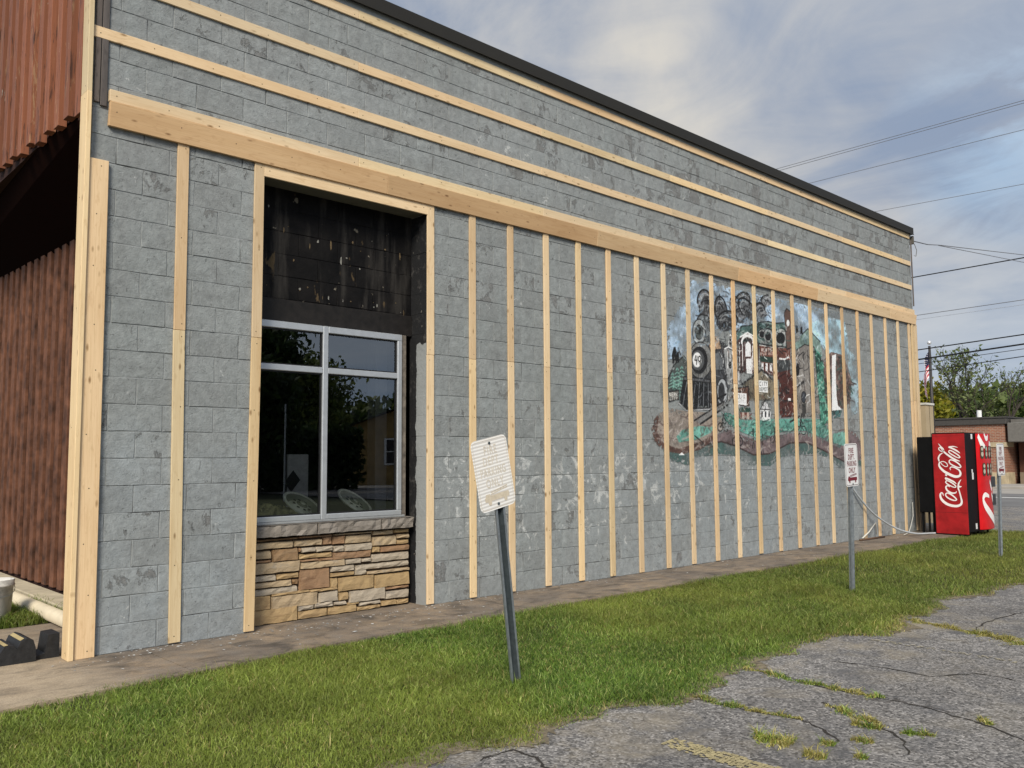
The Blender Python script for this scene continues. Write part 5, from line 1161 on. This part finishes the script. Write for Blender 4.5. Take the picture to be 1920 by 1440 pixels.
b = MB(); b.tube([(12.05, -.12, .045), (12.35, -.10, .13), (12.72, -.05, .26), (12.74, -.05, .06)], .011, 6); b.build('white_stick', plain('white_plastic_stick', (.6, .58, .52), .6), None, True, label='bent white plastic stick leaning above the rusty rod', category='stick')

# ------------------------------------------------------------------ left corner things
b = MB(); b.tube([(.20, 1.2, .062), (.20, 11.5, .062)], .062, 16)
b.build('pvc_pipe', plain('cream_plastic', (.60, .52, .38), .5, 0, .12, 5), None, True, label='cream plastic drain pipe lying along the foot of the brown siding', category='pipe')
t = thing('bucket', 'dirty white plastic bucket standing in the grass by the drain pipe', 'bucket', (-.16, 2.1, 0))
b = MB(); b.lathe([(.0, .002), (.118, .002), (.124, .01), (.142, .30), (.152, .305), (.153, .32), (.147, .325), (.150, .36), (.143, .362), (.132, .30), (.118, .02), (.0, .018)], -.16, 2.1, 0, 28)
def m_bucket(k):
    p = pos(k); c = k.mix(k.ramp(k.noise(p, 9, 7, .68, .4), [(.48, 0.), (.66, .7)]), (.58, .56, .52), (.20, .19, .18)); return {'Base Color': c, 'Roughness': .5}
b.build('pail', material('dirty_white_plastic', m_bucket), t, True)
b = MB(); b.tube([(-.16 + .152 * math.cos(a), 2.1 + .152 * math.sin(a), .31 - .09 * math.sin((a - 3.3) * 1.0) * 1.0) for a in [3.3 + i * math.pi / 10 for i in range(11)]], .003, 5); b.build('bail_handle', M_STEEL, t)
M_RUB = plain('black_rubber', (.022, .022, .023), .62, 0, .35, 25, .4, 60); M_RUBY = plain('dirty_yellow_strip', (.42, .33, .16), .7)
t = thing('rubber_ramp', 'black rubber stepped kerb ramp with yellow strips by the corner post', 'ramp', (-.45, .28, 0))
pf = [(-.72, 0), (-.70, .03), (-.655, .085), (-.60, .092), (-.575, .060), (-.53, .125), (-.475, .130), (-.452, .100), (-.43, .150), (-.39, .168), (-.350, .150), (-.335, .10), (-.328, 0)]
b = MB(); n = len(pf); b.add([(x, .12, z) for x, z in pf] + [(x, .45, z) for x, z in pf], [tuple(range(n)), tuple(range(n, 2 * n))[::-1]] + [(i, n + i, n + i + 1, i + 1) for i in range(n - 1)]); b.build('ramp_body', M_RUB, t)
b = MB()
for (xa, za), (xb, zb) in (((-.655, .088), (-.628, .092)), ((-.53, .128), (-.503, .131)), ((-.43, .152), (-.405, .164))): b.quad((xa, .14, za + .001), (xa, .43, za + .001), (xb, .43, zb + .002), (xb, .14, zb + .002))
b.build('yellow_strip', M_RUBY, t)
b = MB(); b.add([(-.327, .16, 0), (-.17, .16, 0), (-.17, .16, .17), (-.245, .16, .165), (-.262, .16, .04), (-.327, .16, .022), (-.327, .36, 0), (-.17, .36, 0), (-.17, .36, .17), (-.245, .36, .165), (-.262, .36, .04), (-.327, .36, .022)],
    [(0, 1, 2, 3, 4, 5), (11, 10, 9, 8, 7, 6), (0, 6, 7, 1), (1, 7, 8, 2), (2, 8, 9, 3), (3, 9, 10, 4), (4, 10, 11, 5), (5, 11, 6, 0)]); b.build('end_block', M_RUB, t)

# ------------------------------------------------------------------ street side background
def brick_mat(k):
    p = pos(k); x, y, z = k.sep(p); s = k.math('ADD', x, y)
    t = k.n('TexBrick', {'Vector': k.comb(s, z, 0.0), 'Color1': (.30, .115, .06, 1), 'Color2': (.20, .075, .042, 1), 'Mortar': (.34, .28, .22, 1), 'Scale': 1.0, 'Mortar Size': .008, 'Brick Width': .21, 'Row Height': .075}).outputs
    return {'Base Color': t[0], 'Roughness': .85, 'Normal': k.bump(t[1], .4, .01)}
M_BRICK = material('red_brick', brick_mat); M_FASC = plain('dark_roof_edge', (.06, .055, .05), .6); M_TANST = plain('tan_stone_base', (.42, .34, .22), .85, 0, .2, 4)
br = thing('brick_building', 'low flat roofed red brick building across the street behind the vending machine', 'building', (44, 8, 0))
bx, by = 42, 6.85
b = MB(); b.box(bx, 56, by, 26, -.02, 2.86); b.build('wall', M_BRICK, br)
b = MB(); b.box(bx - .12, 56, by - .12, 26, 2.861, 3.15, 0, .02); b.box(bx - .16, 56, by - .16, 26, 3.151, 3.22); b.build('roof_edge', M_FASC, br)
b = MB(); b.box(bx - .06, bx + 1.0, by - .06, 26, 1.80, 2.02); b.box(bx - .08, bx + .9, by - .08, 9, -.02, .62, 0, .02); b.build('stone_band', M_TANST, br)
b = MB(); b.box(bx - .1, 56, -6, by - .14, 2.02, 2.92, 0, .03); b.box(bx + .3, 56, -6, by - .2, 2.93, 3.08); b.build('canopy', plain('grey_canopy', (.15, .14, .125), .6), br)
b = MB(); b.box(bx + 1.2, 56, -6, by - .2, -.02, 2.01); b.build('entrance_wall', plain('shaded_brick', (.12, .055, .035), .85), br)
b = MB(); b.box(bx + 1.0, bx + 1.19, -6, by - .25, -.02, .62); b.build('entrance_base', plain('brown_stone', (.22, .17, .12), .85), br)
b = MB(); b.box(bx + 1.12, bx + 1.18, 5.95, 6.25, .85, 1.45); b.box(bx + 1.12, bx + 1.18, 5.2, 5.8, .62, 1.6); b.build('notice', plain('grey_notice', (.5, .5, .48), .6), br)
b = MB(); b.lathe([(.11, 0), (.11, .38), (.0, .39)], 43.2, 8.3, 3.22, 12); b.build('vent_pipe', plain('white_pipe', (.8, .8, .78), .5), br)
bg = thing('beige_building', 'beige rendered lean-to just behind the far end of the block wall', 'building', (18, 2, 0))
b = MB(); b.box(17, 17.41, .68, 6, -.03, 2.50); b.box(17.412, 17.46, .70, 6, -.03, 2.49); b.build('wall', plain('beige_render', (.42, .33, .21), .8, 0, .12, 1.2), bg)
b = MB(); b.box(16.98, 17.44, .66, 6, 2.501, 2.545); b.build('capping', plain('pale_capping', (.62, .60, .54), .6), bg)
b = MB(); b.box(17.19, 17.205, .674, .679, -.03, 2.49); b.build('joint_strip', plain('beige_joint', (.16, .13, .09), .8), bg)
# flag
fp = thing('flagpole', 'dark flagpole with a silver ball standing behind the beige lean-to', 'flagpole', (34, 7.02, 0))
b = MB(); b.tube([(34, 6.99, -.05), (34, 6.99, 5.85)], [.085, .05], 10); b.build('pole', plain('dark_pole', (.05, .045, .045), .5, .3), fp, True)
b = MB(); b.lathe([(.0, -.09), (.06, -.065), (.09, 0), (.06, .065), (.0, .09)], 34, 6.99, 5.99, 12); b.build('ball', plain('silver_ball', (.8, .8, .8), .3, .6), fp, True)
def flag_at(i, j):   # hangs limp in folds: i along the hoist (0 top), j along the fly
    s = i / 12; q = j / 14
    z = 5.62 - s * 1.05 - q * (1.15 - .25 * s); a = math.sin(q * 9 + s * 2) * .10 * (.3 + q)
    return (33.93 + math.cos(q * 8 + s) * .06, 7.03 + .34 * (q ** .7) * (1 - .55 * q) + a * .55, z)
b = MB()
for i in range(12):
    for j in range(14):
        m = 2 if (i < 6 and j < 6) else (0 if i % 2 == 0 else 1); b.quad(flag_at(i, j), flag_at(i + 1, j), flag_at(i + 1, j + 1), flag_at(i, j + 1), m)
for i in range(5):
    for j in range(5):
        p_ = flag_at(i + .6, j + .6); b.quad((p_[0] - .02, p_[1] - .018, p_[2]), (p_[0] - .02, p_[1], p_[2] - .02), (p_[0] - .02, p_[1] + .018, p_[2]), (p_[0] - .02, p_[1], p_[2] + .02), 1)
b.build('flag', [plain('flag_red', (.50, .03, .05), .8), plain('flag_white', (.78, .74, .74), .8), plain('flag_blue', (.015, .02, .06), .8)], None, True, label='limp American flag hanging on the dark flagpole', category='flag')
# overhead lines, all running along the street
WIRES = [((1455, 317), (1920, 188), .010, 1, 'upper of the two close thin wires highest above the roof'), ((1462, 319.5), (1920, 193), .010, 1, 'lower of the two close thin wires highest above the roof'), ((1520, 343), (1920, 243), .010, 1, 'single thin wire below the close pair above the roof'), ((1645, 396), (1920, 345), .009, 1, 'thin wire meeting the roof line close to the far corner'),
    ((1707, 521), (1920, 483), .020, 0, 'black cable between the service drop and the pale wires, alone in open sky'), ((1714, 592), (1920, 562), .012, 1, 'grey wire, upper of the faint pair halfway down the wall end'), ((1714, 600), (1920, 571), .008, 2, 'palest wire, lower of the faint pair halfway down the wall end'),
    ((1715, 657), (1920, 627), .022, 0, 'black cable crossing just under the ball of the flagpole'), ((1716, 675), (1920, 645), .030, 0, 'thickest black cable crossing the top of the flag'), ((1717, 683), (1920, 654), .011, 0, 'thin dark wire right under the thickest cable'), ((1718, 698), (1920, 668), .016, 0, 'lowest black cable crossing the stripes of the flag')]
MW = [plain('black_cable', (.012, .012, .013), .6), plain('grey_wire', (.16, .16, .17), .6), plain('pale_wire', (.36, .38, .42), .6)]
for a, c, r, mi, lab in WIRES:
    A, B_ = onp(*a, 0, 30.0), onp(*c, 0, 30.0); dd = (B_ - A); A2, B2 = A - dd * 3.2, B_ + dd * 4; pts = []
    for i in range(25):
        t_ = i / 24; q = A2 + (B2 - A2) * t_; pts.append(q)
    b = MB(); b.tube(pts, r, 6); b.build('utility_wire', MW[mi], None, label=lab, category='wire', group='overhead wires along the street')
A, B1, B2, B3 = np.array([14.93, -.02, 5.60]), onp(1760, 459.5, 0, 22.0), onp(1920, 478, 0, 30.0), onp(1920, 492, 0, 30.0)
b = MB(); b.tube([A, A + (B1 - A) * .5 + np.array([0, 0, -.03]), B1, B2, B2 + (B2 - B1) * 2], .011, 6); b.build('service_wire', MW[1], None, label='service wire from the far top corner of the wall, upper strand', category='wire')
b = MB(); b.tube([B1 + np.array([0, 0, -.012]), B3, B3 + (B3 - B1) * 2], .009, 6); b.build('service_wire', MW[1], None, label='lower strand that forks off the service wire from the wall corner', category='wire')

# ------------------------------------------------------------------ trees
def leaves(cen, size, cols, flat=.0):
    n = len(cen); u = RNG.normal(size=(n, 3)); u /= np.linalg.norm(u, axis=1)[:, None]; r = RNG.normal(size=(n, 3)); v = np.cross(u, r); v /= np.linalg.norm(v, axis=1)[:, None] + 1e-9
    s = (size * RNG.uniform(.6, 1.3, n))[:, None]
    q = np.stack([cen - u * s, cen + v * s * .45, cen + u * s, cen - v * s * .45], 1).reshape(-1, 3)
    col = np.ones((n, 4, 4), np.float32); col[:, :, :3] = cols[:, None, :]
    return np_mesh('crown', q, np.arange(4 * n), np.full(n, 4), [M_LEAF], None, col.reshape(-1, 4))
def tree(name, label, cat, base, h, rad, nl, size, pal, seed, crown_from=.35, group=None, spread=1.0, droop=0., thr=.0, forks=5, leaf_on=1.0):
    r = random.Random(seed); t = thing(name, label, cat, base, group); tips = []; b = MB(); base = Vector(base)
    def grow(p, dirn, ln, rr, lv):
        pts = [p]; d_ = dirn.copy(); q = p.copy()
        for i in range(4):
            d_ = (d_ + Vector((r.uniform(-.22, .22), r.uniform(-.22, .22), r.uniform(-.05, .16) - droop * lv * .1))).normalized(); q = q + d_ * ln / 4; pts.append(q.copy())
            if lv >= 2: tips.append((q.copy(), lv))
        b.tube(pts, [rr * (1 - .14 * i) for i in range(5)], 6 if lv < 2 else 4, cap=False)
        if lv < 4:
            for i in range(forks if lv else forks + 2):
                k = r.choice([2, 3, 4, 4]); a = r.uniform(0, 6.283); tl = r.uniform(.35, 1.0) * spread
                nd = (d_ + Vector((math.cos(a) * tl, math.sin(a) * tl, r.uniform(-.1, .5)))).normalized(); grow(pts[k], nd, ln * r.uniform(.5, .72), rr * .5, lv + 1)
    grow(base, Vector((r.uniform(-.05, .05), r.uniform(-.05, .05), 1)), h * .45, h * .022, 0)
    T = np.array([q[:] for q, l in tips]); T = T[T[:, 2] > base.z + h * crown_from * .6]
    b.build('trunk', M_BARK, t, True)
    c = T[RNG.integers(0, len(T), nl)] + RNG.normal(0, rad, (nl, 3)) * np.array([1, 1, .7]); pal = np.array(pal); kk = RNG.integers(0, len(pal), nl)
    cl = pal[kk] * (RNG.uniform(.65, 1.2, nl))[:, None] * (1 + .25 * np.clip(fbm(c[:, 0], c[:, 1] + c[:, 2], .9, seed), -1, 1))[:, None]
    link('crown', leaves(c, size, cl), t); return t
G1 = [srgb(102, 114, 66), srgb(88, 102, 58), srgb(122, 130, 84)]; G2 = [srgb(86, 98, 44), srgb(70, 84, 38), srgb(102, 112, 52)]; G3 = [srgb(126, 122, 30), srgb(108, 112, 28), srgb(142, 132, 46)]; GD = [srgb(46, 62, 26), srgb(36, 50, 22), srgb(60, 78, 34)]
p_ = onp(1815, 800, 0, 58.0)
tree('feathery_tree', 'feathery light crowned tree rising above the brick building', 'tree', (58, p_[1], 0), 8.6, .16, 1500, .13, G1, 21, .3, spread=1.15, forks=4)
p_ = onp(1888, 800, 0, 62.0)
tree('sparse_tree', 'sparse thin twigged tree right of the feathery one', 'tree', (62, p_[1], 0), 8.0, .12, 450, .11, G1, 33, .3, spread=.9, forks=3)
p_ = onp(1724, 800, 0, 72.0)
tree('yellow_green_tree', 'yellow green bushy tree at the edge of the wall behind the flag', 'tree', (72, p_[1] + .6, 0), 6.9, .6, 7000, .24, G3, 44, .15, forks=4)
# wooded hill: one mass nobody could count
n = 52000; cx = RNG.uniform(78, 120, n); cy = RNG.uniform(-10, 95, n); rdg = 6.3 + (cx - 78) * .09 + .5 * np.sin(cy * .35) + .4 * np.sin(cy * .8 + 1) + .3 * np.sin(cx * .9 + cy)
cz = rdg * RNG.random(n) ** .75
hill = np.stack([cx, cy, cz], 1); pal = np.array(G2 + GD + G1[:1]); cl = pal[RNG.integers(0, len(pal), n)] * RNG.uniform(.7, 1.2, n)[:, None]
aut = (cy < cx * .30 - 9 + 2 * np.sin(cx)) & (RNG.random(n) < .6); cl[aut] = np.array(srgb(128, 102, 66)) * RNG.uniform(.7, 1.1, aut.sum())[:, None]
link('far_wood', leaves(hill, .55, cl), None, kind='stuff')
b = MB()
for i in range(28):
    y_a, y_b = -12 + i * 4, -8 + i * 4; za, zb = 5.4 + .5 * math.sin(i * .9), 5.4 + .5 * math.sin(i * .9 + .9); b.quad((100, y_a, -.1), (100, y_b, -.1), (112, y_b, zb + 1.2), (112, y_a, za + 1.2)); b.quad((112, y_a, za + 1.2), (112, y_b, zb + 1.2), (160, y_b, -.1), (160, y_a, -.1))
b.build('hill', plain('wooded_ground', (.035, .045, .018), .95), None, kind='structure')

# ------------------------------------------------------------------ across the lot: seen only as reflections in the window
tree('leafy_tree', 'dark leafy tree across the lot, reflected in the left window panes', 'tree', (14.2, -27.0, 0), 8.4, .5, 7000, .17, GD, 61, .1, forks=4)
tree('bushy_tree', 'low dark bushy tree across the lot, reflected low in the left window pane', 'tree', (12.6, -24.6, 0), 5.4, .55, 14000, .20, GD, 63, .02, forks=4, droop=.8)
tree('lot_tree', 'round tree across the lot, reflected above the yellow brick house', 'tree', (31.5, -50, 0), 9.0, .8, 9000, .26, G2, 67, .1, forks=4)
b = MB(); b.tube([(13.0, -20.8, -.05), (13.0, -20.8, 3.4)], .03, 8); b.build('lot_pole', M_STEEL, None, label='thin pale pole across the lot, reflected in the lower left pane', category='pole')
HM = Matrix.Translation((23.6, -34.5, 0)) @ Matrix.Rotation(math.radians(33), 4, 'Z')
hs = thing('brick_house', 'yellow brick gabled house across the lot, reflected in the right window pane', 'house', (27, -36, 0))
M_YBR = plain('yellow_brick', (.30, .20, .075), .85, 0, .2, 3)
def hb(name, b, mat, par): return link(name, b.mesh(name, mat), par, HM)
b = MB(); b.box(0, 11, -8, 0, -.03, 3.0); b.add([(0, .001, 3.0), (11, .001, 3.0), (5.5, .001, 5.0)], [(0, 1, 2)]); hb('wall', b, M_YBR, hs)
b = MB(); b.add([(-.5, .4, 2.85), (5.5, .4, 5.15), (11.5, .4, 2.85), (-.5, -8.4, 2.85), (5.5, -8.4, 5.15), (11.5, -8.4, 2.85)], [(0, 1, 4, 3), (1, 2, 5, 4)]); hb('roof', b, plain('grey_shingle', (.10, .11, .10), .9), hs)
for x in (2.6, 6.8):
    b = MB(); b.box(x, x + 1.1, .011, .06, 1.1, 2.6); f_ = hb('window', b, plain('white_trim', (.6, .6, .58), .6), hs)
    b = MB(); b.box(x + .12, x + .98, .061, .07, 1.2, 1.82); b.box(x + .12, x + .98, .061, .07, 1.88, 2.5); o_ = b.mesh('pane', plain('dark_pane', (.03, .03, .035), .1))
    o2 = bpy.data.objects.new('pane', o_); C.objects.link(o2); o2.parent = f_; WORLDM[o2.name] = HM

def leaf_mass(name, n, f, size, pal, seed):
    c_ = f(n); pal = np.array(pal); cl_ = pal[RNG.integers(0, len(pal), n)] * RNG.uniform(.6, 1.2, n)[:, None]
    link(name, leaves(c_, size, cl_), None, kind='stuff')
leaf_mass('hedge_foliage', 16000, lambda n: np.stack([RNG.uniform(9, 21.5, n), RNG.uniform(-31, -28.5, n), RNG.random(n) ** .8 * 3.0], 1), .22, GD, 1)
def far_f(n):
    x = RNG.uniform(-30, 110, n); top = 7.2 + 1.6 * np.sin(x * .23) + 1.1 * np.sin(x * .61 + 1); return np.stack([x, RNG.uniform(-90, -80, n), RNG.random(n) * top], 1)
leaf_mass('treeline', 26000, far_f, .75, GD + G2, 2)
